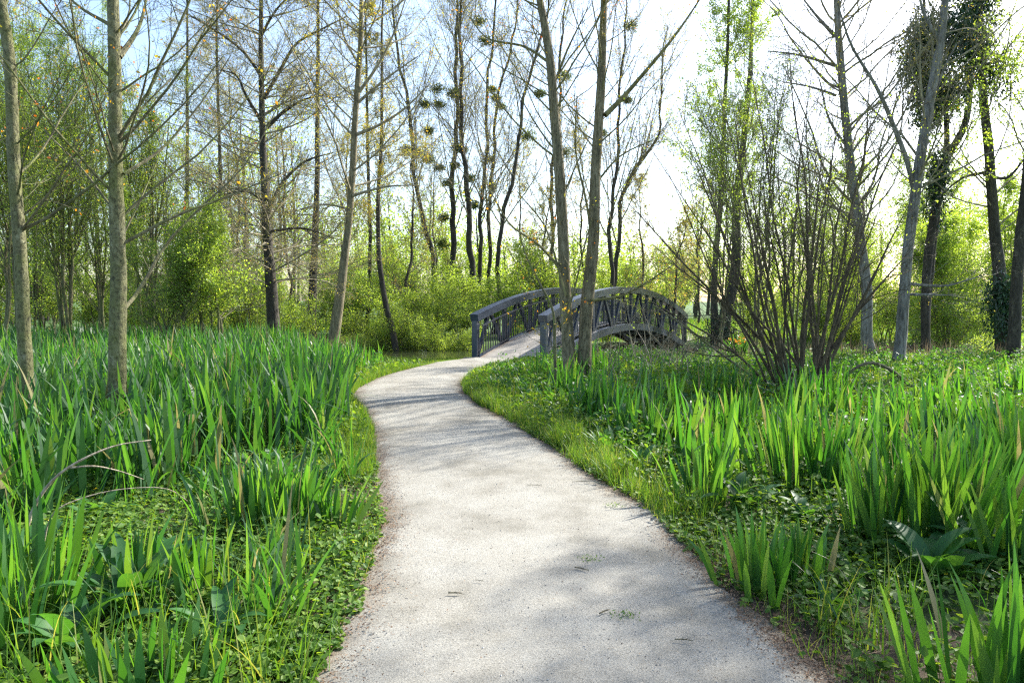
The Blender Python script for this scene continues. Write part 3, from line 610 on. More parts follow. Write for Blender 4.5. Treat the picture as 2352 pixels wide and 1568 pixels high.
tree('alder_tree', 'slender tree of fine reddish twigs just left of the tall dark trunk', 'tree', [D3], 'fine', 'dark', n1=80, len1=3.2, leaf=3)
D4 = stem([(420, 800), (425, 600), (430, 350), (430, 100), (430, -80)], 30, [12, 11, 9, 6, 3], n=30)
tree('alder_tree', 'slender twiggy tree right of the straight pale trunk, half hidden in willow leaves', 'tree', [D4], 'fine', 'dark', n1=70, len1=3.2, leaf=3)
E1 = stem([(1312, 895), (1304, 780), (1298, 650), (1290, 500), (1278, 330), (1268, 180), (1252, 60), (1236, -30), (1205, -200), (1180, -450)], 13, [38, 31, 28, 27, 25, 22, 19, 15, 9, 3], n=44)
E2 = stem([(1343, 895), (1343, 800), (1348, 690), (1362, 560), (1366, 400), (1379, 250), (1386, 80), (1389, -100), (1392, -300), (1395, -500)], 13.05, [38, 32, 32, 28, 25, 23, 18, 13, 8, 3], n=44)
root, base, _ = tree('willow_tree', 'tall twin-trunked tree standing in front of the bridge', 'tree', [E1, E2], 'poplar', 'brown', sides=16, n1=34, t0=.4, len1=3.2, n2=11, bm='twiggreen', keep=.35, ls=.035)
acc = Acc(); lm = []
for pts, w0, Yb in (([(1385, 265), (1450, 205), (1530, 110), (1590, 30), (1640, -50)], 13, 13), ([(1352, 690), (1420, 680), (1500, 640), (1560, 600)], 7, 12.8), ([(1290, 620), (1240, 560), (1180, 520), (1120, 430)], 8, 13),
                ([(1300, 680), (1280, 590), (1255, 520), (1190, 440)], 6, 12.7), ([(1355, 560), (1345, 450), (1320, 330), (1330, 220)], 7, 13), ([(1300, 740), (1330, 640), (1360, 500)], 6, 12.6), ([(1262, 150), (1200, 110), (1120, 90), (1080, 40)], 7, 13),
                ([(1295, 560), (1300, 440), (1320, 380), (1360, 300)], 6, 13.2), ([(1370, 420), (1420, 360), (1500, 320)], 6, 13.1), ([(1268, 200), (1300, 120), (1350, 20)], 8, 13.1)):
    p = np.array([PT(x, y, Yb + .15 * k) for k, (x, y) in enumerate(pts)]); q, r = interp_path(p, np.linspace(w0, 2.2, len(p)) / 2 / 1568 * 13, 12, .03); tubes(q[None], r[None], 6, acc); lm.append((q, r))
P = np.stack([q for q, r in lm]); Rr = np.stack([r for q, r in lm]); B2, R2, L2 = spawn(P, Rr, 13, .15, 1, 40, 12, 1.0, 7, .06, .1, rl=.006, rmin=.004); tubes(B2, R2, 3, acc)
B3, R3, _ = spawn(B2, R2, 5, .2, 1, 40, 12, .35, 4, .05, .14, rl=.006, rmin=.003); tubes(B3, R3, 3, acc)
obj('limb', acc.mesh('limb', M['twiggreen'], off=base), root)
acc = Acc(); rhombs(along(B3, 3, .03)[::6], .05, .035, acc); obj('young_leaves', acc.mesh('young_leaves', M['orange'], off=base), root)
# sapling before the twin trunks
S1 = stem([(1275, 905), (1273, 780), (1268, 710), (1240, 650), (1216, 600), (1190, 520)], 12, [8, 7.5, 6, 4.5, 3, 2], n=22)
S2 = stem([(1268, 740), (1250, 700), (1215, 670), (1180, 650)], 12, [8, 6, 5, 3], n=22) if False else None
tree('sapling', 'thin sapling with a few orange leaves left of the twin trunks', 'sapling', [S1], 'poplar', 'mossy', n1=16, t0=.25, len1=1.0, n2=6, n3=3, keep=.22, ls=.05, lw=.035, ang=55, rmin=.0025)
# right side trees
G1 = stem([(2010, 830), (1990, 650), (1965, 480), (1945, 300), (1930, 120), (1918, -50), (1905, -300)], 18.6, [32, 28, 25, 22, 19, 15, 7], n=36, yl=.5)
root, base, _ = tree('alder_tree', 'straight dark grey trunk rising behind the bushy multi-stemmed hazel', 'tree', [G1], 'grey', 'grey', n1=64, len1=4.4, ang=58, rl=.009, n2=8, n3=6)
limbs(root, base, [([(1922, 150), (1850, 128), (1760, 118)], 8), ([(1922, 85), (1875, 35), (1830, -20)], 9), ([(1918, 220), (1860, 200), (1800, 190)], 6), ([(1945, 330), (1900, 260), (1880, 180)], 6)], 18.8, bm='grey', l2=1.2, l3=.5, n2=9)
H1 = stem([(2060, 845), (2075, 700), (2095, 500), (2116, 350), (2140, 200), (2166, 60), (2178, -60), (2195, -300)], 16.5, [32, 28, 27, 26, 24, 20, 16, 7], n=36)
root, base, _ = tree('ash_tree', 'pale grey leaning trunk with bark stripped white low down, right of the hazel', 'tree', [H1], 'grey', 'grey', n1=34, len1=3.6, t0=.35, rl=.009, n2=8, n3=5)
limbs(root, base, [([(2098, 440), (2060, 300), (2010, 190), (1950, 90), (1925, 10)], 12), ([(2080, 652), (2170, 656), (2262, 630)], 8), ([(2080, 676), (2140, 677), (2192, 678)], 9), ([(2160, 90), (2120, 20), (2100, -50)], 9), ([(2130, 270), (2170, 170), (2200, 100)], 7)], 16.5, bm='grey', l2=1.1, l3=.45, n2=7)
I1 = stem([(2308, 830), (2297, 650), (2280, 480), (2270, 330), (2256, 180), (2250, 30), (2245, -200)], 19, [48, 35, 28, 25, 21, 18, 9], n=36)
root, base, _ = tree('ivy_clad_tree', 'dark trunk by the right edge hung with heavy ivy near its top', 'tree', [I1], 'grey', 'dark', n1=18, n2=7, n3=5, len1=3.6, t0=.3, leaf=4, lm='lime', ls=.07, lw=.05)
ivy(root, base, [(PT(2250, 20, 19), (.75, .75, 1.3)), (PT(2255, 130, 19), (.6, .6, 1.0)), (PT(2240, -70, 19), (.8, .8, 1.2)), (PT(2200, 90, 19), (.7, .7, .7)), (PT(2300, 700, 18.8), (.35, .35, 1.0))], n=1200)
limbs(root, base, [([(2262, 400), (2310, 410), (2352, 365), (2400, 330)], 9), ([(2268, 395), (2210, 410), (2150, 455)], 8), ([(2250, 160), (2300, 130), (2352, 60)], 8)], 19, bm='dark', l2=1.1, l3=.45, n2=8)
J1 = stem([(2125, 800), (2128, 620), (2150, 480), (2168, 380), (2215, 290), (2228, 180), (2235, 60), (2240, -60)], 20.5, [24, 24, 22, 20, 18, 15, 12, 6], n=34)
J2 = stem([(2130, 700), (2150, 500), (2175, 300), (2165, 200), (2130, 90), (2120, -40)], 20.6, [20, 18, 14, 12, 10, 5], n=34)
root, base, _ = tree('ivy_clad_tree', 'dark forked tree with ivy masses just right of the pale leaning trunk', 'tree', [J1, J2], 'grey', 'dark', n1=9, n2=6, n3=4, len1=2.6, t0=.45, leaf=3, lm='lime', ls=.07, lw=.05)
ivy(root, base, [(PT(2120, 80, 20.5), (.7, .7, .6)), (PT(2110, 150, 20.5), (.6, .6, .8)), (PT(2160, 120, 20.5), (.9, .6, 1.0)), (PT(2175, 200, 20.5), (.6, .6, .9)), (PT(2130, 230, 20.5), (.4, .4, 1.0)), (PT(2150, 430, 20.5), (.4, .4, 1.3))], n=1300)
K1 = stem([(2328, 850), (2334, 700), (2344, 560), (2354, 430), (2372, 250), (2390, 60), (2405, -150)], 17, [36, 32, 30, 27, 24, 20, 10], n=32)
tree('alder_tree', 'dark trunk cut by the right edge of the picture', 'tree', [K1], 'leafy', 'dark', n1=30, len1=3, leaf=4, ls=.06, t0=.4)
L1 = stem([(1643, 800), (1641, 650), (1655, 450), (1665, 250), (1672, 60), (1676, -100)], 28.6, [24, 15, 13, 10, 7, 4], n=30)
L2 = stem([(1655, 800), (1668, 720), (1686, 640), (1692, 480), (1710, 300), (1725, 120), (1732, -60)], 28.7, [40, 30, 26, 20, 15, 10, 5], n=30)
root, base, _ = tree('alder_tree', 'dark double trunk on the far bank just right of the bridge', 'tree', [L1, L2], 'open', 'dark', n1=34, len1=4.2, t0=.3, leaf=4, ls=.08, lw=.05, lm='willow')
ivy(root, base, [(PT(1648, 770, 28.5), (.9, .7, .8))], n=900)

for ox, oy, lab in ((9.6, 9.0, 'bare-twigged tree just outside the right edge, its shade falling on the near path'), (12.5, 12.2, 'tree outside the right edge whose twigs dapple the path')):
    sts = [straight(ox, oy, 11, .14, (-.6, .4), 30, .08)]
    tree('alder_tree', lab, 'tree', sts, 'leafy', 'dark', n1=34, len1=3.4, leaf=4, t0=.35, ls=.06)
# far poplars with mistletoe
FP = [
 ([(1012, 745), (1000, 640), (975, 520), (960, 430), (945, 330), (930, 200), (905, 50), (880, -120)], [17, 15, 13, 12, 11, 9, 6, 3], 38, 'crooked trunk leaning left with mistletoe, leftmost of the far poplars', [(960, 350), (985, 365), (935, 345), (975, 240), (985, 300)]),
 ([(1035, 730), (1038, 560), (1042, 420), (1046, 300), (1050, 100), (1040, -100)], [19, 17, 14, 12, 9, 3], 41, 'straight far poplar densely hung with mistletoe', [(1030, 420), (1045, 380), (1020, 500), (1015, 560), (1050, 340), (1065, 345), (1010, 385)]),
 ([(1092, 720), (1082, 560), (1070, 430), (1062, 280), (1056, 120), (1064, -60), (1066, -160)], [20, 18, 15, 12, 10, 6, 3], 40, 'thickest far poplar, its trunk just left of a close slender pair', [(1080, 410), (1010, 240), (1040, 215), (1005, 205)]),
 ([(1097, 700), (1104, 540), (1112, 400), (1118, 280), (1126, 130), (1140, -20), (1150, -150)], [13, 12, 10, 9, 7, 5, 3], 42, 'slender far poplar, the left one of a close pair', [(1115, 95), (1100, 50), (1090, 470)]),
 ([(1120, 700), (1125, 520), (1130, 380), (1140, 260), (1165, 140), (1190, 10), (1215, -130)], [12, 11, 9, 8, 6, 5, 3], 43, 'slender far poplar leaning right above, right one of a close pair', [(1130, 205), (1150, 245), (1125, 365), (1140, 225), (1130, 430)]),
 ([(1140, 700), (1150, 560), (1164, 460), (1186, 350), (1216, 180), (1262, 0), (1290, -120)], [14, 13, 12, 10, 8, 5, 3], 36, 'far poplar leaning right with a mossy yellow trunk over the bridge rail', [(1212, 312), (1240, 215)]),
 ([(1268, 700), (1266, 560), (1268, 430), (1280, 300), (1290, 120), (1300, -80)], [12, 11, 10, 8, 6, 3], 42, 'far poplar seen just behind the left twin trunk', [(1300, 175), (1297, 350)]),
 ([(1405, 720), (1404, 520), (1412, 400), (1424, 260), (1430, 120), (1440, -40)], [14, 12, 10, 8, 6, 3], 38, 'far poplar right of the twin trunks, straight', [(1440, 230), (1448, 60)]),
 ([(1408, 720), (1418, 560), (1432, 450), (1462, 385), (1500, 330), (1520, 200), (1530, 60)], [15, 13, 11, 9, 7, 5, 3], 38.6, 'far poplar bending right over the bridge crest', [(1380, 305)]),
]
for pts, ws, Yd, lab, mis in FP:
    s = stem(pts, Yd, [w_ * .82 for w_ in ws], n=34, wob=.09)
    root, base, _ = tree('poplar_tree', lab, 'tree', [s], 'open', 'dark', group='poplars beyond the river', sides=8, n1=30, t0=.25, len1=6.5, ang=30, rmin=.0065, rl=.006, leaf=1, ls=.07, lw=.05, lspr=.12)
    mistletoe(root, base, [PT(x, y, Yd + random.uniform(-.5, .5)) for x, y in mis], .46)
T7 = stem([(908, 795), (885, 700), (872, 600), (869, 480), (876, 300), (878, 100), (880, -60)], 27.5, [17, 14, 12, 10, 8, 6, 3], n=32)
tree('alder_tree', 'crooked thin dark trunk leaning left beside the river, right of the leaning brown one', 'tree', [T7], 'open', 'dark', n1=22, len1=2.6, t0=.3, leaf=4, ls=.07)
T8 = stem([(842, 790), (850, 600), (846, 400), (842, 200), (840, 0), (840, -100)], 36, [9, 9, 8, 6, 4, 3], n=30)
tree('alder_tree', 'very thin upright trunk close behind the leaning brown one', 'tree', [T8], 'open', 'dark', n1=22, len1=3, t0=.3, leaf=4, ls=.09, rmin=.007)

for px, Yd, hh_, lab in ((935, 34, 10, 'slender bare tree between the crooked thin trunk and the leftmost far poplar'), (1003, 46, 13, 'bare twiggy tree far behind the leftmost far poplar'), (1185, 44, 12, 'bare twiggy tree between the far poplars and the left twin trunk'),
                         (1235, 35, 8, 'small bare tree close left of the twin trunks, beyond the river'), (1338, 44, 13, 'bare tree seen between the twin trunks'), (1475, 40, 9, 'small twiggy tree above the bridge crest'), (1545, 37, 7, 'small twiggy tree above the right end of the bridge'), (1600, 46, 10, 'thin twiggy tree on the meadow right of the bridge'),
                         (345, 34, 13, 'thin twiggy tree just right of the straight pale trunk, far back'), (562, 36, 15, 'twiggy tree close left behind the tall dark trunk'), (668, 38, 15, 'twiggy tree close right behind the tall dark trunk'), (788, 42, 15, 'twiggy tree right behind the leaning brown trunk'), (30, 33, 16, 'twiggy tree high behind the leftmost trunk'), (190, 36, 17, 'twiggy tree high left of the straight pale trunk')):
    x = (px - 1176) / 1568 * Yd
    tree('bare_tree', lab, 'tree', [straight(x, Yd, hh_, .09, (random.uniform(-.8, .8), .2), 22, .1)], 'fine', 'dark', sides=7, n1=60, ang=48, len1=hh_ * .27, up1=.06, n2=10, n3=6, rmin=.0055, rl=.007, leaf=1, ls=.07, lw=.045, t0=.15, lp=.5)
# leafy willows, left
def willow(px, Y, hpx, label, nst=4, kind='willow', spread=.9, r=.05, group='willows on the left', name='willow_tree', **ov):
    b = G(px, 800); x = (px - 1176) / 1568 * Y
    st = []
    h = CAM_H + (690 - hpx) / 1568 * Y
    for k in range(nst):
        st.append(straight(x + random.uniform(-.25, .25), Y + random.uniform(-.25, .25), h * random.uniform(.8, 1.02), r * random.uniform(.7, 1.1), (random.uniform(-1, 1) * spread, random.uniform(-1, 1) * spread * .6)))
    return tree(name, label, 'tree', st, kind, 'mossy', group=group, sides=7, **ov)
willow(15, 17, 60, 'bright green willow at the far left, behind the leftmost trunk', n1=22, t0=.2)
willow(150, 19, 90, 'bright green willow filling the gap between the two near pale trunks', n1=22, nst=5, t0=.2)
willow(345, 21, 190, 'green willow just right of the straight pale trunk', n1=20, t0=.2)
willow(230, 25, 0, 'tall willow behind the straight pale trunk, top against the sky', n1=22)
willow(-90, 22, -60, 'willow thicket tree cut by the left edge', n1=22)
willow(90, 28, -40, 'tall pale willow deep in the left thicket', n1=22)
willow(400, 17.5, 420, 'low willow with many thin stems left of the small white-leaved tree', n1=14, nst=6, r=.03, len1=1.7, spread=1.2)
willow(470, 18.5, 520, 'small tree with pale fresh leaves at the back of the iris bed', n1=12, nst=3, r=.04, kind='leafy', len1=1.4, spread=1.0, ls=.06, t0=.3)
willow(525, 18.2, 500, 'small bare-stemmed tree forking low, left of the tall dark trunk', n1=12, nst=2, r=.05, kind='leafy', len1=1.6, spread=1.2, leaf=4, t0=.35)
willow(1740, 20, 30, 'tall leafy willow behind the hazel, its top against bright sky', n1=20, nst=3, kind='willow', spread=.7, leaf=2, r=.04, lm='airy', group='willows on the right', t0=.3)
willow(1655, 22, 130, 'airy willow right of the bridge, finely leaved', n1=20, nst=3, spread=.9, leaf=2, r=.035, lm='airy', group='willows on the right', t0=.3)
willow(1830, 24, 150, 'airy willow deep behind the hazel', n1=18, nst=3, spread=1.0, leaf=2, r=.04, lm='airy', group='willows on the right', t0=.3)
willow(2180, 24, 420, 'bright lime-green bushy tree right of the pale leaning trunk', n1=26, nst=5, kind='leafy', group='willows on the right', len1=2.2)
willow(2120, 29, 330, 'lime-green tree deep behind the forked ivy tree', n1=26, nst=4, kind='leafy', group='willows on the right', len1=2.6)
willow(2330, 27, 380, 'lime-green tree behind the ivy-hung trunk at the right edge', n1=26, nst=4, kind='leafy', group='willows on the right')
willow(1930, 30, 330, 'greenish tree far behind the dark grey trunk', n1=20, nst=4, kind='leafy', group='willows on the right', leaf=6)

# ------------------------------------------------------------------ the hazel on the right
def hazel():
    base = G(1835, 912); base[2] = 0
    root = thing('hazel_shrub', 'large multi-stemmed hazel fanning out from one base, right of the bridge', 'shrub', base)
    st = []
    tips = [(1500, 560, 0), (1470, 300, .4), (1560, 240, .2), (1600, 480, -.5), (1640, 180, .6), (1700, 330, -.3), (1720, 120, .2), (1780, 250, .9), (1800, 80, -.2), (1850, 200, .5), (1880, 350, -.7),
            (1930, 150, .1), (1960, 300, .6), (2010, 240, -.4), (2050, 380, .3), (2090, 470, -.2), (1760, 450, -1.0), (1530, 380, -.6), (1650, 330, 1.0), (1900, 480, -1.1), (1990, 520, -.8), (1600, 640, .8), (1820, 330, 1.1), (1740, 560, -.9), (1470, 680, .2), (1440, 460, -.2), (1580, 340, -.4), (2070, 300, .2), (2110, 560, .1), (2000, 430, .9), (1680, 230, -.6), (1940, 240, 1.0), (1870, 110, .4)]
    for tx, ty, dy in tips:
        Yb = base[1] + random.uniform(-.3, .3)
        b = np.array([base[0] + random.uniform(-.38, .38) + (tx - 1800) / 1568 * .6, Yb, -.05]); tip = PT(tx, ty, base[1] + dy * 1.3)
        mid = b * .52 + tip * .48; mid[0] = b[0] + (tip[0] - b[0]) * random.uniform(.40, .56); mid[2] += .1
        w0 = random.uniform(.016, .034)
        st.append(interp_path([b, (b * .6 + mid * .4) + np.array([0, 0, .1]), mid, tip * .6 + mid * .4, tip], [w0, w0 * .9, w0 * .7, w0 * .4, .004], 26, .03))
    for P, r in st:
        a = Acc(); tubes(P[None], r[None], 7, a); obj('stem', a.mesh('stem', M['hazel'], off=base, smooth=True), root)
    P = np.stack([s[0] for s in st]); Rr = np.stack([s[1] for s in st]); acc = Acc()
    B1, R1, L1_ = spawn(P, Rr, 11, .3, .98, 32, 10, 1.5, 9, .06, .10, rk=.6, rl=.007, rmin=.004, shape=lambda t: 1.2 - .7 * t); tubes(B1, R1, 4, acc)
    B2, R2, L2_ = spawn(B1, R1, 6, .15, 1, 38, 12, L1_ * .38, 5, .06, .14, rk=.7, rl=.006, rmin=.0028); tubes(B2, R2, 3, acc)
    B3, R3, _ = spawn(B2, R2, 3, .2, 1, 38, 12, .16, 4, .05, .16, rk=.8, rl=.006, rmin=.002); tubes(B3, R3, 3, acc)
    obj('branches', acc.mesh('branches', M['hazel'], off=base), root)
    acc = Acc(); C = along(B3, 2, .02); C = C[R.random(len(C)) < .12 + .22 * (C[:, 2] > 3)]; rhombs(C, .035, .022, acc); obj('crown', acc.mesh('crown', M['lime'], off=base), root)
hazel()

# ------------------------------------------------------------------ understory shrubs beyond the river and at the back of the bed
def shrub_proto(h, w_, lm, n1=15, nst=7, leaf=9):
    st = []
    for k in range(nst):
        a = random.uniform(0, 6.28); q = random.uniform(.3, 1) * w_
        st.append(interp_path([(random.uniform(-.3, .3), random.uniform(-.3, .3), -.1), (math.cos(a) * q * .4, math.sin(a) * q * .4, h * .5), (math.cos(a) * q, math.sin(a) * q, h * random.uniform(.75, 1))], [.035, .022, .005], 14, .06))
    return st
protos = []
def shrub_first(h, w_, lm, label, x, y, group):
    st = shrub_proto(h, w_, lm); base = np.zeros(3)
    root = thing('leafy_shrub', label, 'shrub', (x, y, float(H(x, y))), group, 0)
    a = Acc()
    for P, r in st: tubes(P[None], r[None], 5, a)
    obj('stems', a.mesh('stems', M['twig'], smooth=True), root)
    crown(st, base, 'shrub', root, lm=lm, len1=w_ * .8, n1=11, leaf=3, up1=.03, w1=.16)
    protos.append(root); return root
SG = 'leafy shrubs beyond the river'
specs = [  # px, Y, scale, proto, label
 (-20, 24, 1, 0, 'shrub at the far left edge behind the iris bed'), (110, 30, 1.2, 1, 'shrub low behind the gap between the near pale trunks'), (215, 27, .9, 2, 'shrub behind the left side of the straight pale trunk'),
 (330, 33, 1.2, 0, 'shrub right behind the straight pale trunk'), (400, 38, 1.3, 1, 'deeper shrub right of the straight pale trunk'), (480, 34, 1, 2, 'shrub behind the small pale-leaved tree'),
 (560, 30, 1.0, 1, 'bright shrub left of the foot of the tall dark trunk'), (590, 40, 1.4, 0, 'tall shrub behind the tall dark trunk'), (665, 27, .8, 2, 'bright low shrub right of the tall dark trunk'),
 (700, 36, 1.2, 1, 'shrub between the tall dark trunk and the leaning one'), (785, 34, 1, 0, 'shrub behind the leaning brown trunk'), (830, 38, 1.3, 2, 'shrub right of the leaning brown trunk'),
 (860, 31, .9, 1, 'dark-based shrub left of the crooked thin trunk'), (925, 30.5, .9, 0, 'shrub overhanging the water right of the crooked thin trunk'), (960, 36, 1.2, 2, 'shrub behind the water left of the bridge'),
 (1000, 30.5, .8, 1, 'shrub overhanging the water left of the bridge post'), (1045, 34, 1.1, 0, 'shrub just left of the bridge rail'), (1065, 30.6, .8, 2, 'low shrub touching the bridge rail end'),
 (1110, 36, 1.2, 1, 'shrub above the left rail of the bridge'), (1165, 33, 1.0, 0, 'shrub above the middle of the left rail'), (1215, 38, 1.2, 2, 'shrub above the left rail near the twin trunks'),
 (1250, 34, 1, 1, 'shrub behind the left twin trunk'), (1325, 37, 1.05, 0, 'shrub seen between the twin trunks'), (1400, 44, 1.1, 1, 'bright shrub above the bridge crest'), (1450, 48, 1.2, 0, 'bright shrub above the right rail of the bridge'),
 (1500, 42, 1.0, 2, 'grey-green shrub beyond the right end of the bridge'), (1345, 31.5, .5, 1, 'low shrub under the bridge, left'), (1430, 32, .5, 2, 'low shrub under the bridge arch'),
 (1560, 52, 1.3, 1, 'distant shrub on the meadow right of the bridge'), (1720, 31, .7, 0, 'shrub right of the dark double trunk'), (1790, 38, 1.1, 2, 'shrub seen through the left hazel stems'),
 (1870, 29.5, .9, 1, 'shrub seen through the right hazel stems'), (1950, 33, 1.1, 0, 'shrub behind the dark grey trunk'), (2040, 29.5, 1, 2, 'shrub behind the pale leaning trunk'),
 (2110, 28.6, .8, 1, 'sunlit shrub right of the pale leaning trunk'), (2190, 28.4, .8, 0, 'sunlit shrub midway between pale trunk and ivy-hung trunk'), (2250, 32, 1.2, 2, 'sunlit shrub left of the ivy-hung trunk'),
 (2330, 20.5, .55, 1, 'fresh green shrub at the right edge in front of the dark trunk'), (2400, 27, 1.1, 0, 'tall shrub cut by the right edge'), (1080, 46, 1.6, 0, 'tall shrub far behind the poplars'), (900, 48, 1.7, 1, 'tall shrub far left of the poplars'),
 (1250, 52, 1.5, 2, 'tall shrub far right of the poplars'), (760, 50, 1.7, 0, 'tall shrub far behind the leaning trunk'), (620, 54, 1.8, 1, 'tall pale shrub far behind the tall dark trunk'),

 (745, 27.6, .55, 2, 'low dark shrub on the far bank behind the leaning brown trunk'), (835, 28.0, .6, 1, 'low shrub on the far bank left of the crooked thin trunk'), (890, 28.3, .5, 0, 'low shrub touching the water behind the crooked thin trunk'),
 (940, 28.2, .55, 1, 'low shrub whose leaves touch the water, left of the bridge'), (985, 28.0, .5, 2, 'low shrub at the far water edge left of the bridge post'), (1035, 28.2, .55, 1, 'low shrub at the far water edge nearest the bridge post'), (1075, 28.4, .5, 0, 'low shrub at the water seen through the first balusters'), (1390, 28.6, .4, 2, 'low bush on the bank seen under the bridge arch'), (1760, 27.0, .5, 1, 'low bush on the bank behind the left hazel stems'), (1960, 27.0, .6, 2, 'low bush on the bank behind the dark grey trunk'),
]
PH = [(3.4, 2.0, 'lime'), (3.2, 1.8, 'willow'), (2.9, 2.0, 'lime')]
for px, Yd, sc, k, lab in specs:
    x = (px - 1176) / 1568 * Yd
    lab = lab.replace('shrub', 'leafy shrub', 1) if 'leafy' not in lab else lab
    if len(protos) <= k or protos[k] is None:
        while len(protos) < k + 1:
            j = len(protos)
            if j == k: shrub_first(*PH[j], lab, x, Yd, SG)
            else: break
        if len(protos) > k:
            protos[k].scale = (sc, sc, sc); continue
    copy_thing(protos[k], (x, Yd, float(H(x, Yd)) - .05), random.uniform(0, 6.28), sc, lab, SG)

# far wood: one mass that closes the view
def far_wood():
    acc = Acc(); tac = Acc(); n = 150
    ang = np.linspace(-50, 50, n) + R.normal(0, .5, n)
    dist = 62 + 38 * R.random(n); x = np.sin(np.radians(ang)) * dist; y = np.cos(np.radians(ang)) * dist
    hgt = np.where(ang < -17, 15 + 5 * R.random(n), np.where(ang < -3, 9 + 4 * R.random(n), np.where(ang < 14, 6 + 2.5 * R.random(n), 9 + 4 * R.random(n))))
    for k in range(n):
        r = hgt[k] * .28; z0 = float(H(x[k], y[k])); nc = int(8 + hgt[k] * 1.2)
        P = np.array([[x[k], y[k], z0], [x[k] + .3, y[k], z0 + hgt[k] * .5], [x[k], y[k], z0 + hgt[k]]]); tubes(P[None], np.array([[.22, .14, .03]]), 5, tac)
        B, Rb, _ = spawn(P[None], np.array([[.22, .14, .03]]), 26, .15, 1, 40, 12, hgt[k] * .3, 5, .08, .1, rl=.008, rmin=.02); tubes(B, Rb, 3, tac)
        C = along(B, 26, .55, .2); rhombs(C, .26, .18, acc)
    o = obj('far_wood', acc.mesh('far_wood', M['lime'])); tag(o, 'distant wood of pale fresh green crowns closing the view', 'wood', kind='stuff')
    o2 = obj('far_wood_trunks', tac.mesh('far_wood_trunks', M['dark']), o)
far_wood()

# ------------------------------------------------------------------ low growth
def scatter(n, x0, x1, y0, y1, pr=None, margin=.0, ypow=1.0):
    """points spread with density falling with distance (uniform in screen-ish space when ypow<1)"""
    x = R.uniform(x0, x1, n); y = y0 + (y1 - y0) * R.random(n) ** ypow
    k = on_path(x, y, margin - .12) < .5
    k &= ~under_bridge(x, y)
    k &= riv_d(x, y) > 4.0
    k &= ~((y > 16.6) & (x > -4.6) & (x < -.4))
    k &= np.abs(x) < (y * .80 + 1.6)
    if pr is not None: k &= R.random(n) < pr(x, y)
    x, y = x[k], y[k]; return np.stack([x, y, H(x, y)], -1)
def fbm(x, y, s=1.0, seed=0):
    r = np.random.default_rng(seed); v = 0
    for o in range(5):
        a, b, c, d = r.uniform(.6, 1.6, 4) * s * (1.6 ** o); p, q = r.uniform(0, 6.28, 2)
        v = v + (np.sin(x * a + y * b + p) * np.sin(y * c - x * d + q)) / (1.35 ** o)
    return v / 2.2
def edge_d(x, y): return np.maximum(np.maximum(xl(y) - x, x - xr(y)), y - PEND)
def in_field(x, y):     # left iris bed
    front = np.interp(x, [-14, -5, -3.6, -2.9, -2.4, -2.1, -1.9], [4.4, 4.1, 4.2, 5.0, 6.2, 7.6, 13])
    right = xl(y) - .25 - .25 * sstep(10, 16, y)
    return (y > front + .5 * fbm(x, y, 2, 3)) & (x < right) & (y < 20.5) & ~((y > 14) & (x > -4.3 - (y - 14) * .35))
# iris bed
B = scatter(60000, -17, -1.2, 3.5, 20.5, lambda x, y: in_field(x, y) * np.clip(.55 + .75 * fbm(x, y, 1.6, 1), .08, 1))
cl = R.random(len(B)) < .8; B = B[cl]
acc = Acc(); hh = (.80 + .17 * R.standard_normal(len(B)) + .1 * fbm(B[:, 0], B[:, 1], 1.3, 44)).clip(.3, 1.15) * (0.82 + .2 * sstep(4.5, 8, B[:, 1]))
blades(B, hh, .030 + .022 * R.random(len(B)), acc, K=7, lean=.22, bend=.15, fold=.16)
tag(obj('iris_bed', acc.mesh('iris_bed', M['iris_frontlit'], smooth=True)), 'dense bed of sword-leaved irises left of the path', 'iris bed', kind='stuff')
# iris scatter on the right, in clumps
def clumps(cent, n, sig): 
    i = R.integers(0, len(cent), n); p = cent[i] + np.concatenate([R.normal(0, sig, (n, 2)), np.zeros((n, 1))], 1); p[:, 2] = H(p[:, 0], p[:, 1]); k = (on_path(p[:, 0], p[:, 1], .1) < .5) & (riv_d(p[:, 0], p[:, 1]) > 4.1) & ~under_bridge(p[:, 0], p[:, 1]); return p[k]
cen = scatter(300, .5, 13, 5.0, 18.8, lambda x, y: (edge_d(x, y) > .8) * (x > 0) * (fbm(x, y, .8, 9) > -.2 + .5 * (y > 12.3) - .3 * ((x < 4) & (y > 11))) * ~((x > 2.0) & (y > 10.6)), .5)
B = clumps(cen, int(len(cen) * 24), .12)
acc = Acc(); blades(B, ((.60 + .13 * R.standard_normal(len(B))) * (1 - .3 * sstep(12, 15, B[:, 1]))).clip(.3, .95), .032 + .016 * R.random(len(B)), acc, K=6, lean=.2, bend=.08, fold=.06)
tag(obj('iris_bed', acc.mesh('iris_bed_right', M['iris'], smooth=True)), 'looser patches of irises between path and hazel on the right', 'iris bed', kind='stuff')
cen = scatter(150, -5.5, -1.1, 2.3, 8.5, lambda x, y: (edge_d(x, y) > .25) * (fbm(x, y, 1.1, 91) > -.2) * .55, .3); B = clumps(cen, 1150, .07)
acc = Acc(); blades(B, (.20 + .055 * B[:, 1] + .1 * R.standard_normal(len(B))).clip(.18, .75), .012 + .018 * R.random(len(B)), acc, K=7, lean=.34, bend=.2, fold=.1, twist=1.)
tag(obj('iris_bed', acc.mesh('iris_bed_front', M['iris_frontlit'], smooth=True)), 'scattered iris tufts in front of the dense bed on the left', 'iris bed', kind='stuff')
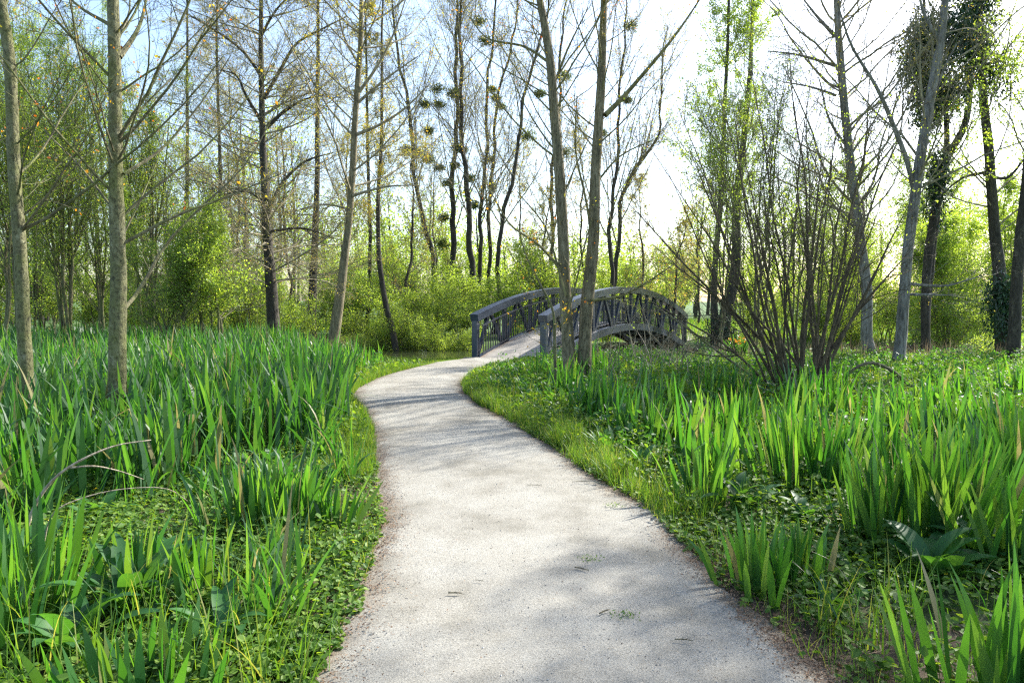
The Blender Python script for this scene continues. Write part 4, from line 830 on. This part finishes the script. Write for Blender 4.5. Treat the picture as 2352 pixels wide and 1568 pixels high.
# iris near water, left beyond the bed
cen = scatter(60, -7, -.9, 14, 20.5, lambda x, y: (edge_d(x, y) > .6) * ~((y > 17) & (x > -3.4)) * 1., .5); B = clumps(cen, 1200, .2)
acc = Acc(); blades(B, (.5 + .1 * R.standard_normal(len(B))).clip(.3, .8), .024 + .01 * R.random(len(B)), acc, K=5, lean=.2, bend=.1)
tag(obj('iris_bed', acc.mesh('iris_bed_water', M['iris'], smooth=True)), 'short irises along the river bank by the path bend', 'iris bed', kind='stuff')

# single clumps in the foreground
def iris_clump(px, py, n, h, sig, label, spread=.28):
    b = G(px, py); b[2] = float(H(b[0], b[1]))
    root = thing('iris_clump', label, 'iris', b, 'iris clumps standing alone in the foreground')
    n = int(n * 1.6); p = np.zeros((n, 3)); p[:, :2] = R.normal(0, sig * 1.1, (n, 2)); acc = Acc()
    az = np.arctan2(p[:, 1], p[:, 0]) + R.normal(0, .5, n)
    ln = np.hypot(p[:, 0], p[:, 1]) / sig * spread * .45
    hh = h * (1 - .25 * R.random(n) - .1 * np.hypot(p[:, 0], p[:, 1]) / sig * .5)
    p[:, 2] -= .02
    blades(p, hh, .024 + .022 * R.random(n), acc, K=8, az=az, leanarr=ln, bend=.06, fold=.04, twist=1.2, crease=.12)
    obj('leaves', acc.mesh('leaves', M['iris'], smooth=True), root)
for a_ in [
 (1745, 1352, 26, .47, .09, 'low bright iris clump at the path edge casting spiky shadows'), (1835, 1345, 20, .45, .07, 'smaller iris clump right beside the low bright one at the path edge'),
 (1615, 1165, 22, .62, .08, 'upright iris clump near the path edge beside the dark broad leaves'), (1840, 1130, 46, .88, .17, 'tall dense iris clump in the middle right'), (1925, 1125, 30, .86, .12, 'tall iris clump just right of the dense middle one'),
 (2010, 1255, 24, .78, .09, 'narrow iris clump left of the broad sunlit one'), (2120, 1262, 40, .95, .13, 'broad sunlit iris clump above the large drooping leaves'), (2210, 1250, 34, .92, .11, 'iris clump right of the broad sunlit one'),
 (2330, 1150, 34, .9, .11, 'iris clump by the right edge, halfway down'), (2340, 1330, 20, .7, .09, 'iris clump at the right edge, lower down'), (2230, 1640, 15, .70, .08, 'blurred near iris leaves at the bottom right corner'), (2330, 1660, 16, .72, .06, 'iris leaves rising in the very corner, bottom right'),
 (585, 1225, 30, .58, .12, 'dark upright iris clump nearest the path on the left'), (665, 1215, 26, .60, .10, 'iris clump between the dark upright one and the path'), (770, 1215, 10, .42, .05, 'small iris tuft at the left path edge'),
 (310, 1395, 14, .55, .06, 'single tall iris clump amid broad leaves, lower left'), (470, 1395, 14, .52, .07, 'iris clump with pale edges, lower left, near the ground leaves'), (80, 1400, 26, .72, .12, 'arching iris clump at the left edge by the dry stems'),
 (300, 1640, 15, .42, .10, 'near iris blades at the bottom left, first clump'), (400, 1620, 15, .40, .09, 'near grey-green iris blades at the bottom, right of the first clump'), (20, 1500, 20, .62, .09, 'iris leaves cut by the left edge near the bottom'),
 (1500, 1020, 26, .62, .12, 'iris clump beside the grassy verge on the right'), (1700, 1010, 34, .72, .16, 'iris clump behind the dark broad leaves, mid right')]:
    iris_clump(*a_)

# broad-leaved plants
def broad_plant(px, py, n, L, label, name='comfrey_plant', cat='plant', group='broad-leaved plants in the foreground'):
    b = G(px, py); b[2] = float(H(b[0], b[1])); root = thing(name, label, cat, b, group)
    p = np.zeros((n, 3)); p[:, :2] = R.normal(0, .04, (n, 2)); az = np.linspace(0, 6.283 * (1 + n // 9), n) + R.normal(0, .3, n); acc = Acc()
    ln = .25 + .5 * R.random(n); bd = .22 + .22 * R.random(n)
    blades(p, L * (.65 + .5 * R.random(n)), L * (.22 + .08 * R.random(n)), acc, K=9, az=az, leanarr=ln, bendarr=bd, prof='leaf', twist=.15, crease=.25)
    obj('leaves', acc.mesh('leaves', M['broad'], smooth=True), root)
for a_ in [
 (290, 1420, 16, .42, 'large drooping comfrey plant lower left, with downy dark leaves'), (180, 1500, 12, .40, 'comfrey plant low at the bottom left, leaves flat'), (395, 1350, 12, .34, 'comfrey plant right of the large drooping one'), (230, 1200, 10, .3, 'upright-leaved plant beneath the dry arching stems'),
 (2150, 1345, 16, .40, 'large drooping comfrey plant under the broad sunlit iris clump'), (2260, 1310, 14, .38, 'comfrey plant with glowing backlit leaves, lower right'), (2320, 1250, 12, .36, 'comfrey plant at the right edge beside irises'), (1930, 1400, 6, .2, 'small young plant with two upright backlit leaves'),
 (1960, 1340, 7, .22, 'small seedling plant above the two-leaved one'), (1700, 1180, 14, .36, 'dark broad-leaved plant near the path edge on the right'), (1510, 1010, 13, .36, 'broad-leaved plant behind the grassy verge'), (1390, 985, 12, .3, 'broad-leaved plant close to the thin sapling'),
 (1600, 1060, 13, .36, 'broad-leaved plant with arching leaves, mid right'), (720, 1125, 12, .3, 'bushy broad-leaved plant by the left path edge'), (560, 1030, 10, .32, 'broad-leaved plant at the front of the iris bed'), (650, 1290, 9, .22, 'small broad-leaved plant near the left path edge, above the clover'),
 (520, 1490, 12, .3, 'comfrey plant between the grey-green iris blades and the clover by the path'), (640, 1180, 9, .26, 'small comfrey plant just before the dark upright iris clump'), (90, 1300, 12, .36, 'comfrey plant at the left edge beneath the arching iris clump'),
 (1860, 1210, 12, .3, 'broad-leaved plant between the low bright irises and the tall clump'), (1480, 930, 12, .3, 'broad-leaved plant in front of the twin trunks, to their right')]:
    broad_plant(*a_)
# comfrey and nettles farther off, uncounted
acc = Acc(); cen = scatter(900, -7, 11, 5.5, 18.5, lambda x, y: (edge_d(x, y) > .45) * ~in_field(x, y), .3)
k = len(cen); n = 9; p = np.repeat(cen, n, 0) + np.concatenate([R.normal(0, .05, (k * n, 2)), np.zeros((k * n, 1))], 1); m_ = len(p)
blades(p, .26 * (.6 + .7 * R.random(m_)), .065 * (.7 + .5 * R.random(m_)), acc, K=5, leanarr=.15 + .6 * R.random(m_), bendarr=.1 + .3 * R.random(m_), prof='leaf', twist=.2, crease=.2)
# leafy stems
cen = scatter(5200, -6, 14, 7.0, 20, lambda x, y: (edge_d(x, y) > .55) * ~in_field(x, y) * np.clip(.5 + .6 * fbm(x, y, .7, 5), .1, 1), .3)
hgt = .18 + .28 * R.random(len(cen)); q = 16; t = R.random((len(cen), q)); C = cen[:, None, :] + np.stack([R.normal(0, .05, t.shape), R.normal(0, .05, t.shape), t * hgt[:, None]], -1)
small_leaves(C.reshape(-1, 3), .07, acc, tilt=.8, asp=.55)
o = obj('undergrowth', acc.mesh('undergrowth', M['broad'], smooth=False)); tag(o, 'leafy weeds filling the ground behind the path edges', 'undergrowth', kind='stuff')
# herbs near the camera
hc = Acc(); cen = scatter(9500, -5.5, 8, 2.0, 9.5, lambda x, y: (edge_d(x, y) > .1) * np.clip(.35 + .9 * fbm(x, y, 1.3, 71) + .25 * ((x > 0) & (y > 4)), .03, 1) * .6, .1)
hgt = (.06 + .17 * R.random(len(cen)) + .08 * ((cen[:, 0] > 0) & (cen[:, 1] > 4.5))) * (1 + .5 * fbm(cen[:, 0], cen[:, 1], 1.7, 72)).clip(.5, 1.5); q = 12; t = .25 + .75 * R.random((len(cen), q)); C = cen[:, None, :] + np.stack([R.normal(0, .028, t.shape), R.normal(0, .028, t.shape), t * hgt[:, None]], -1)
small_leaves(C.reshape(-1, 3), .045, hc, tilt=.55, asp=.62)
P = np.stack([cen, cen + np.stack([0 * hgt, 0 * hgt, hgt], -1) * .5 + R.normal(0, .008, cen.shape), cen + np.stack([0 * hgt, 0 * hgt, hgt], -1)], 1); tubes(P, np.full(P.shape[:2], .0018), 3, hc)
o = obj('undergrowth', hc.mesh('herbs', M['cover'])); tag(o, 'small upright leafy herbs poking out of the ground cover', 'undergrowth', kind='stuff')
# ground leaves
def nearw(x, y): return 1.0
acc = Acc()
B = scatter(520000, -5.5, 5.5, 1.9, 8.5, lambda x, y: (edge_d(x, y) > -.02 + .05 * fbm(x, y, 5, 61)) * np.clip(.75 + .7 * fbm(x, y, 1.5, 11) - .55 * (x > 0) * (y < 3.6), .04, 1) * np.minimum(1, (3.2 / y) ** 1.3) * .75)
B[:, 2] += .02 + .09 * R.random(len(B)) * (.5 + .8 * sstep(.05, .6, edge_d(B[:, 0], B[:, 1])))
bz = fbm(B[:, 0], B[:, 1], 2.6, 15) > .15; small_leaves(B[~bz], .030, acc, tilt=.42); b3 = B[bz][::2]
for q in range(3): small_leaves(b3 + R.normal(0, .004, b3.shape), .036, acc, tilt=.35, asp=.7)

B = scatter(150000, -9, 12, 7.5, 21, lambda x, y: (edge_d(x, y) > .08) * ~in_field(x, y) * .8)
B[:, 2] += .02 + .16 * R.random(len(B)); small_leaves(B, .055, acc, tilt=.8)
o = obj('ground_cover', acc.mesh('ground_cover', M['cover'])); tag(o, 'small-leaved ground cover carpeting both sides of the path', 'ground cover', kind='stuff')
# grass
acc = Acc()
def tall(x, y): return (.35 + .65 * np.exp(-((edge_d(x, y) - .35) / .35) ** 2)) * 1.
B = scatter(130000, -5, 5, 1.9, 9, lambda x, y: (edge_d(x, y) > -.01) * np.clip(.15 + .5 * fbm(x, y, 1.1, 21) + .35 * np.exp(-edge_d(x, y) / .25), .02, 1) * np.minimum(1, 4 / y) * .55)
blades(B, .07 + .12 * R.random(len(B)), np.full(len(B), .0045), acc, K=3, lean=.35, bend=.3, prof='grass')
# verge tufts on the right edge
vy = R.uniform(4.6, 11, 900); vx = xr(vy) + np.abs(R.normal(.22, .16, 900)); kk = R.random(900) < np.clip(.45 + .8 * fbm(vx, vy, 2.4, 4), .03, 1); cen = np.stack([vx[kk], vy[kk], 0 * vx[kk]], -1)
B = np.repeat(cen, 34, 0); B[:, :2] += R.normal(0, .045, (len(B), 2)); B = B[on_path(B[:, 0], B[:, 1], -.03) < .5]; B[:, 2] = H(B[:, 0], B[:, 1])
blades(B, (.07 + .20 * R.random(len(B))) * (1 + .7 * fbm(B[:, 0], B[:, 1], 3, 6)).clip(.4, 1.8), np.full(len(B), .005), acc, K=4, lean=.35, bend=.3, prof='grass')
# verge tufts on the left bend and far edges
vy = R.uniform(6, 18.5, 900) ** 1.0; vx = xl(vy) - np.abs(R.normal(.12, .2, 900)); cen = np.stack([vx, vy, 0 * vx], -1); B = np.repeat(cen, 30, 0); B[:, :2] += R.normal(0, .06, (len(B), 2)); B = B[on_path(B[:, 0], B[:, 1], -.02) < .5]; B[:, 2] = H(B[:, 0], B[:, 1])
blades(B, (.07 + .12 * R.random(len(B))) * (1 - .7 * sstep(15.5, 17, B[:, 1])), np.full(len(B), .007), acc, K=3, lean=.25, bend=.25, prof='grass')
B = np.stack([R.uniform(-5, -.8, 9000), R.uniform(16.4, 20.2, 9000), np.zeros(9000)], -1); B = B[on_path(B[:, 0], B[:, 1], 0) < .5]; B = B[~under_bridge(B[:, 0], B[:, 1])]; B[:, 2] = H(B[:, 0], B[:, 1]); B = B[B[:, 2] > WATER]
blades(B, .03 + .04 * R.random(len(B)), np.full(len(B), .012), acc, K=2, lean=.25, bend=.25, prof='grass')
vy = R.uniform(10, 17.6, 700); vx = xr(vy) + np.abs(R.normal(.15, .3, 700)); cen = np.stack([vx, vy, 0 * vx], -1); B = np.repeat(cen, 30, 0); B[:, :2] += R.normal(0, .06, (len(B), 2)); B = B[(on_path(B[:, 0], B[:, 1], -.02) < .5) & ~under_bridge(B[:, 0], B[:, 1])]; B[:, 2] = H(B[:, 0], B[:, 1])
blades(B, .07 + .12 * R.random(len(B)), np.full(len(B), .007), acc, K=3, lean=.25, bend=.25, prof='grass')
B = scatter(120000, -16, 17, 8.5, 24, lambda x, y: (edge_d(x, y) > .05) * ~in_field(x, y) * .6 * ~((y > 18.3) & (x > -5) & (x < 0)))
blades(B, .12 + .25 * R.random(len(B)), np.full(len(B), .011), acc, K=3, lean=.3, bend=.3, prof='grass')
B = scatter(60000, -30, 34, 28, 60, lambda x, y: 1.0 * (riv_d(x, y) > 4.6)); B = B[:]
blades(B, .2 + .3 * R.random(len(B)), np.full(len(B), .03), acc, K=2, lean=.3, bend=.3, prof='grass')
o = obj('grass', acc.mesh('grass', M['grass'])); tag(o, 'fresh green grass along the path edges and between the plants', 'grass', kind='stuff')
# long arching sedge leaves, lower left
acc = Acc(); cen = np.array([G(x, y) for x, y in [(150, 1330), (60, 1480), (230, 1520), (330, 1480), (610, 1400), (680, 1330), (250, 1600), (600, 1600), (10, 1600), (130, 1450), (560, 1500), (640, 1540), (180, 1600), (480, 1600), (90, 1620), (700, 1600), (360, 1560), (430, 1330), (520, 1420), (1900, 1460), (2000, 1500), (2060, 1420)]])
B = np.repeat(cen, 16, 0); B[:, :2] += R.normal(0, .05, (len(B), 2)); blades(B, .22 + .3 * R.random(len(B)), .007 + .005 * R.random(len(B)), acc, K=8, lean=.3, bend=.22, prof='grass')
o = obj('grass', acc.mesh('sedge', M['grass'])); tag(o, 'long arching sedge leaves among the ground cover', 'sedge', kind='stuff')
acc = Acc(); B = scatter(9000, -5, 6, 2.0, 8, lambda x, y: (edge_d(x, y) > .3) * np.clip(.2 + .9 * fbm(x, y, 1.2, 52), .02, 1) * .5)
blades(B, .16 + .28 * R.random(len(B)), .006 + .010 * R.random(len(B)), acc, K=6, lean=.35, bend=.2, prof='grass')
o = obj('grass', acc.mesh('loose_blades', M['iris'])); tag(o, 'loose narrow green blades rising through the low leaves', 'grass', kind='stuff')
# dry reed and straw by the water
acc = Acc(); cen = np.concatenate([scatter(160, -7, -1.6, 16.5, 21.5, lambda x, y: (riv_d(x, y) < 6.5) * (edge_d(x, y) > .9) * ~((y > 17) & (x > -3.2)) * 1., .3), scatter(240, 1.5, 14, 14.5, 19.8, lambda x, y: (riv_d(x, y) < 7.) * 1., .5)])
B = np.repeat(cen, 12, 0); B[:, :2] += R.normal(0, .12, (len(B), 2)); B[:, 2] = H(B[:, 0], B[:, 1])
blades(B, .35 + .35 * R.random(len(B)), np.full(len(B), .01), acc, K=4, lean=.4, bend=.2, prof='grass')
B = scatter(16000, -5, 5.5, 1.9, 9, lambda x, y: (edge_d(x, y) > .02) * .25); B[:, 2] += .01; blades(B, .05 + .18 * R.random(len(B)), np.full(len(B), .005), acc, K=3, leanarr=1.35 + .15 * R.random(len(B)), bend=.1, prof='grass')
o = obj('dry_grass', acc.mesh('dry_grass', M['straw'])); tag(o, 'dry straw and dead reeds lying between the green plants', 'dry grass', kind='stuff')
# litter along the path edges and on it
acc = Acc(); n = 42000; y = 1.9 + 10 * R.random(n) ** 1.5; s = R.random(n) < .5
off = R.normal(.0, .085, n) + .01; x = np.where(s, xl(y) + off, xr(y) - off)
C = np.stack([x, y, .045 + .01 * R.random(n)], -1); C[:, 2] = np.where(np.abs(off) < 0, C[:, 2], .022 + .04 * sstep(-.05, .25, off))
kk = R.random(n) < np.clip(.5 + .7 * fbm(x, y, 2.2, 8), .06, 1); small_leaves(C[kk], .012, acc, tilt=.25, asp=.5)
n = 5200; y = 1.9 + 12 * R.random(n); u_ = R.random(n); u_ = np.where(R.random(n) < .6, u_ ** 2.5 * .5, 1 - u_ ** 2.2 * .5); x = xl(y) + (xr(y) - xl(y)) * u_; C = np.stack([x, y, np.full(n, .056)], -1); small_leaves(C, .007, acc, tilt=.25, asp=.6)
n = 3000; y = 2 + 6 * R.random(n); x = xr(y) + .05 + np.abs(R.normal(0, .22, n)); C = np.stack([x, y, H(x, y) + .01], -1); small_leaves(C, .025, acc, tilt=.5, asp=.4)
o = obj('leaf_litter', acc.mesh('leaf_litter', M['litter'])); tag(o, 'brown plant litter scattered along the path edges', 'litter', kind='stuff')
acc = Acc(); n = 9000; y = 1.9 + 9 * R.random(n) ** 1.6; u_ = R.random(n); u_ = np.where(R.random(n) < .5, u_, np.where(u_ < .5, u_ * .2, 1 - (1 - u_) * .2)); x = xl(y) + (xr(y) - xl(y)) * u_
C = np.stack([x, y, .020 + .02 * np.sin(np.pi * np.clip(np.minimum(u_, 1 - u_) * (xr(y) - xl(y)) / .9, 0, 1) / 2) + .012 * sstep(0, .2, np.minimum(u_, 1 - u_) * (xr(y) - xl(y)))], -1); r = (.0018 + .0035 * R.random(n) ** 3)[:, None, None]
oct_ = np.array([(1, 0, 0), (0, 1, 0), (-1, 0, 0), (0, -1, 0), (0, 0, .7), (0, 0, -.7)]); V = C[:, None, :] + r * oct_[None] * (1 + .3 * R.standard_normal((n, 6, 1))); b = np.arange(n)[:, None] * 6
acc.add(V.reshape(-1, 3), [b + np.array(f) for f in ((0, 1, 4), (1, 2, 4), (2, 3, 4), (3, 0, 4))], np.repeat(R.random(n), 6))
o = obj('gravel', acc.mesh('gravel', M['stone'])); tag(o, 'loose pale grit lying on the path', 'gravel', kind='stuff')
# little yellow flowers
acc = Acc(); B = scatter(9000, -5, 8, 2.2, 13, lambda x, y: (edge_d(x, y) > .1) * (fbm(x, y, .9, 33) > .1) * .12 * (1 + (x > 0))); B[:, 2] += .08 + .06 * R.random(len(B))
for q in range(3): small_leaves(B, .016, acc, tilt=.5, asp=1)
o = obj('wildflowers', acc.mesh('wildflowers', M['flower'])); tag(o, 'tiny yellow celandine flowers dotted in the ground cover', 'flowers', kind='stuff')
# marigold plants
def marigold(px, Y, label):
    x = (px - 1176) / 1568 * Y; b = np.array([x, Y, float(H(x, Y))]); root = thing('marigold_plant', label, 'flower', b, 'orange flowers near the water'); acc = Acc()
    p = R.normal(0, .1, (60, 3)); p[:, 2] = .02; blades(p, .45 + .3 * R.random(60), np.full(60, .05), acc, K=4, lean=.3, bend=.2, prof='leaf'); obj('leaves', acc.mesh('leaves', M['broad']), root)
    acc = Acc(); C = R.normal(0, .15, (8, 3)); C[:, 2] = .5 + .1 * R.standard_normal(8)
    for q in range(6): small_leaves(C, .06, acc, tilt=.9, asp=.8)
    obj('flowers', acc.mesh('flowers', M['marigold']), root)
marigold(612, 20.5, 'orange flowering plant left of the foot of the tall dark trunk'); marigold(648, 20.8, 'orange flowering plant right of the foot of the tall dark trunk')
marigold(1700, 17.5, 'orange flowers by the water left of the hazel')

# ------------------------------------------------------------------ dead wood
def sticks(name, label, cat, paths, mat, Yref, group=None, twigs=0):
    P0 = paths[0][0][0]; b = PT(*P0) if len(P0) == 3 else G(*P0); base = b.copy(); base[2] = float(H(b[0], b[1]))
    root = thing(name, label, cat, base, group)
    for pts, w0, w1 in paths:
        p = np.array([PT(*q) if len(q) == 3 else G(*q) for q in pts]); q, r = interp_path(p, np.linspace(w0, w1, len(p)), 18, .004); a = Acc(); tubes(q[None], r[None], 7, a, cap=True)
        if twigs:
            B, Rb, _ = spawn(q[None], r[None], twigs, .2, 1, 40, 14, np.linalg.norm(p[-1] - p[0]) * .25, 6, .02, .14, rl=.008, rmin=.002); tubes(B, Rb, 3, a)
        obj('stem', a.mesh('stem', M[mat], off=base, smooth=True), root)
sticks('dry_stem', 'pale dry stems arching over the ground leaves on the left', 'dry stem', [([(60, 1215, 3.7), (85, 1150, 3.72), (130, 1092, 3.75), (190, 1053, 3.8), (260, 1024, 3.9), (345, 1010, 4.0)], .011, .003), ([(160, 1074, 3.77), (215, 1070, 3.8), (270, 1080, 3.9), (330, 1100, 4.0)], .006, .002)], 'drybark', 3.7)
sticks('dry_stem', 'thin dry stem arching low beneath the thicker pale ones', 'dry stem', [([(95, 1260, 3.5), (130, 1170, 3.5), (200, 1140, 3.6), (290, 1122, 3.7), (390, 1124, 3.8), (430, 1150, 3.9)], .004, .0015)], 'drybark', 3.5)
sticks('fallen_branch', 'bare branch leaning down from the bridge side into the plants', 'branch', [([(1500, 700, 14), (1570, 748, 13.4), (1660, 815, 12.8), (1760, 885, 12.2), (1790, 905, 12)], .014, .03)], 'mossy', 13, twigs=10)
sticks('fallen_branch', 'bent dead branch forming a low arch right of the hazel', 'branch', [([(1925, 905, 11.3), (1945, 862, 11.3), (1990, 834, 11.3), (2040, 846, 11.4), (2085, 880, 11.5), (2120, 905, 11.6)], .022, .035)], 'mossy', 11.3, twigs=8)
sticks('fallen_branch', 'dead branch lying across the foot of the hazel', 'branch', [([(1700, 870, 11.0), (1790, 905, 10.8), (1880, 915, 10.7), (2010, 912, 10.9)], .022, .012)], 'drybark', 11, twigs=10)
def brush(px, py, Y, label, n, w, h, mat='drybark'):
    c = PT(px, py, Y); c[2] = float(H(c[0], c[1])); root = thing('dead_brush', label, 'brushwood', c); acc = Acc()
    p0 = np.stack([R.normal(0, w * .5, n), R.normal(0, .35, n), np.zeros(n)], -1); d = nrm(np.stack([R.normal(0, .35, n), R.normal(0, .3, n), np.ones(n)], -1)); P = np.stack([p0 + d * h * t * (.5 + .5 * R.random((n, 1))) for t in (0, .5, 1)], 1) if False else None
    L = h * (.5 + .6 * R.random(n)); pts = [p0]
    for k in range(6): d = nrm(d + .12 * R.standard_normal((n, 3)) + np.array([0, 0, -.03])); pts.append(pts[-1] + d * (L / 6)[:, None])
    P = np.stack(pts, 1); Rr = np.repeat(np.linspace(.010, .003, 7)[None], n, 0); tubes(P, Rr, 4, acc)
    B, Rb, _ = spawn(P, Rr, 6, .2, 1, 40, 14, h * .3, 5, 0, .14, rl=.006, rmin=.0025); tubes(B, Rb, 3, acc); obj('twigs', acc.mesh('twigs', M[mat]), root)
brush(1490, 800, 15, 'tangle of dead grey brushwood before the right half of the bridge', 26, .9, 1.7, 'twig')
brush(1560, 830, 14, 'thin dry brown stalks right of the dead tangle', 14, .5, 1.6, 'drybark')
brush(720, 790, 24, 'bleached brush pile between the tall dark trunk and the leaning one', 30, 1.2, 1.1)
brush(1400, 870, 12, 'few dry stalks standing right of the twin trunks', 7, .25, 1.1, 'twig')
# twigs on the path
def path_twig(px, py, L, ang, label, r=.004):
    b = G(px, py); b[2] = .062; root = thing('fallen_twig', label, 'twig', b, 'twigs lying on the path'); a = Acc()
    d = np.array([math.cos(ang), math.sin(ang), 0]); n_ = np.array([-d[1], d[0], 0]); p = np.array([-d * L / 2, n_ * L * .13, d * L / 2 + n_ * .01]); q, rr = interp_path(p, [r, r, r * .5], 8); tubes(q[None], rr[None] * .75, 5, a, cap=True)
    B, Rb, _ = spawn(q[None], rr[None], 3, .3, .8, 40, 5, L * .3, 4, 0, .05, rl=.02, rmin=.0015); B[..., 2] = np.clip(B[..., 2], -.002, .01); tubes(B, Rb, 4, a)
    obj('twig', a.mesh('twig', M['brown'], smooth=True), root)
for a_ in [(1045, 1388, .075, -.2, 'short thick brown twig, the lowest one left of the path middle', .005), (1228, 1131, .13, -.3, 'thin twig in the middle of the path, higher up', .003), (1335, 1330, .09, -.7, 'greenish crooked twig right of the path middle', .005),
           (1335, 1122, .16, .1, 'long straight twig near the right path edge', .003), (1100, 1358, .05, -.6, 'tiny twig above the short thick brown one', .002), (1570, 1500, .08, -.3, 'small twig near the bottom of the path, right of centre', .004), (1390, 1432, .07, .5, 'crumpled twig scrap below the greenish one', .005), (1000, 925, .3, .1, 'dark twig far up the path near its bend', .004)]:
    path_twig(*a_)


def scrap(px, py, label):
    b = G(px, py); b[2] = .055; root = thing('moss_scrap', label, 'moss', b, 'moss scraps on the path'); a = Acc()
    C = np.concatenate([R.normal(0, .022, (60, 2)) * np.array([1.6, 1]), np.abs(R.normal(0, .004, (60, 1)))], 1); small_leaves(C, .014, a, tilt=.7, asp=.4); obj('moss', a.mesh('moss', M['cover']), root)
for a_ in [(1405, 1176, 'moss scrap on the path near the long straight twig'), (1432, 1436, 'moss scrap by the crumpled twig low on the path'), (1352, 1303, 'moss scrap just above the greenish crooked twig'), (1322, 1010, 'tiny moss scrap farthest up the path')]: scrap(*a_)
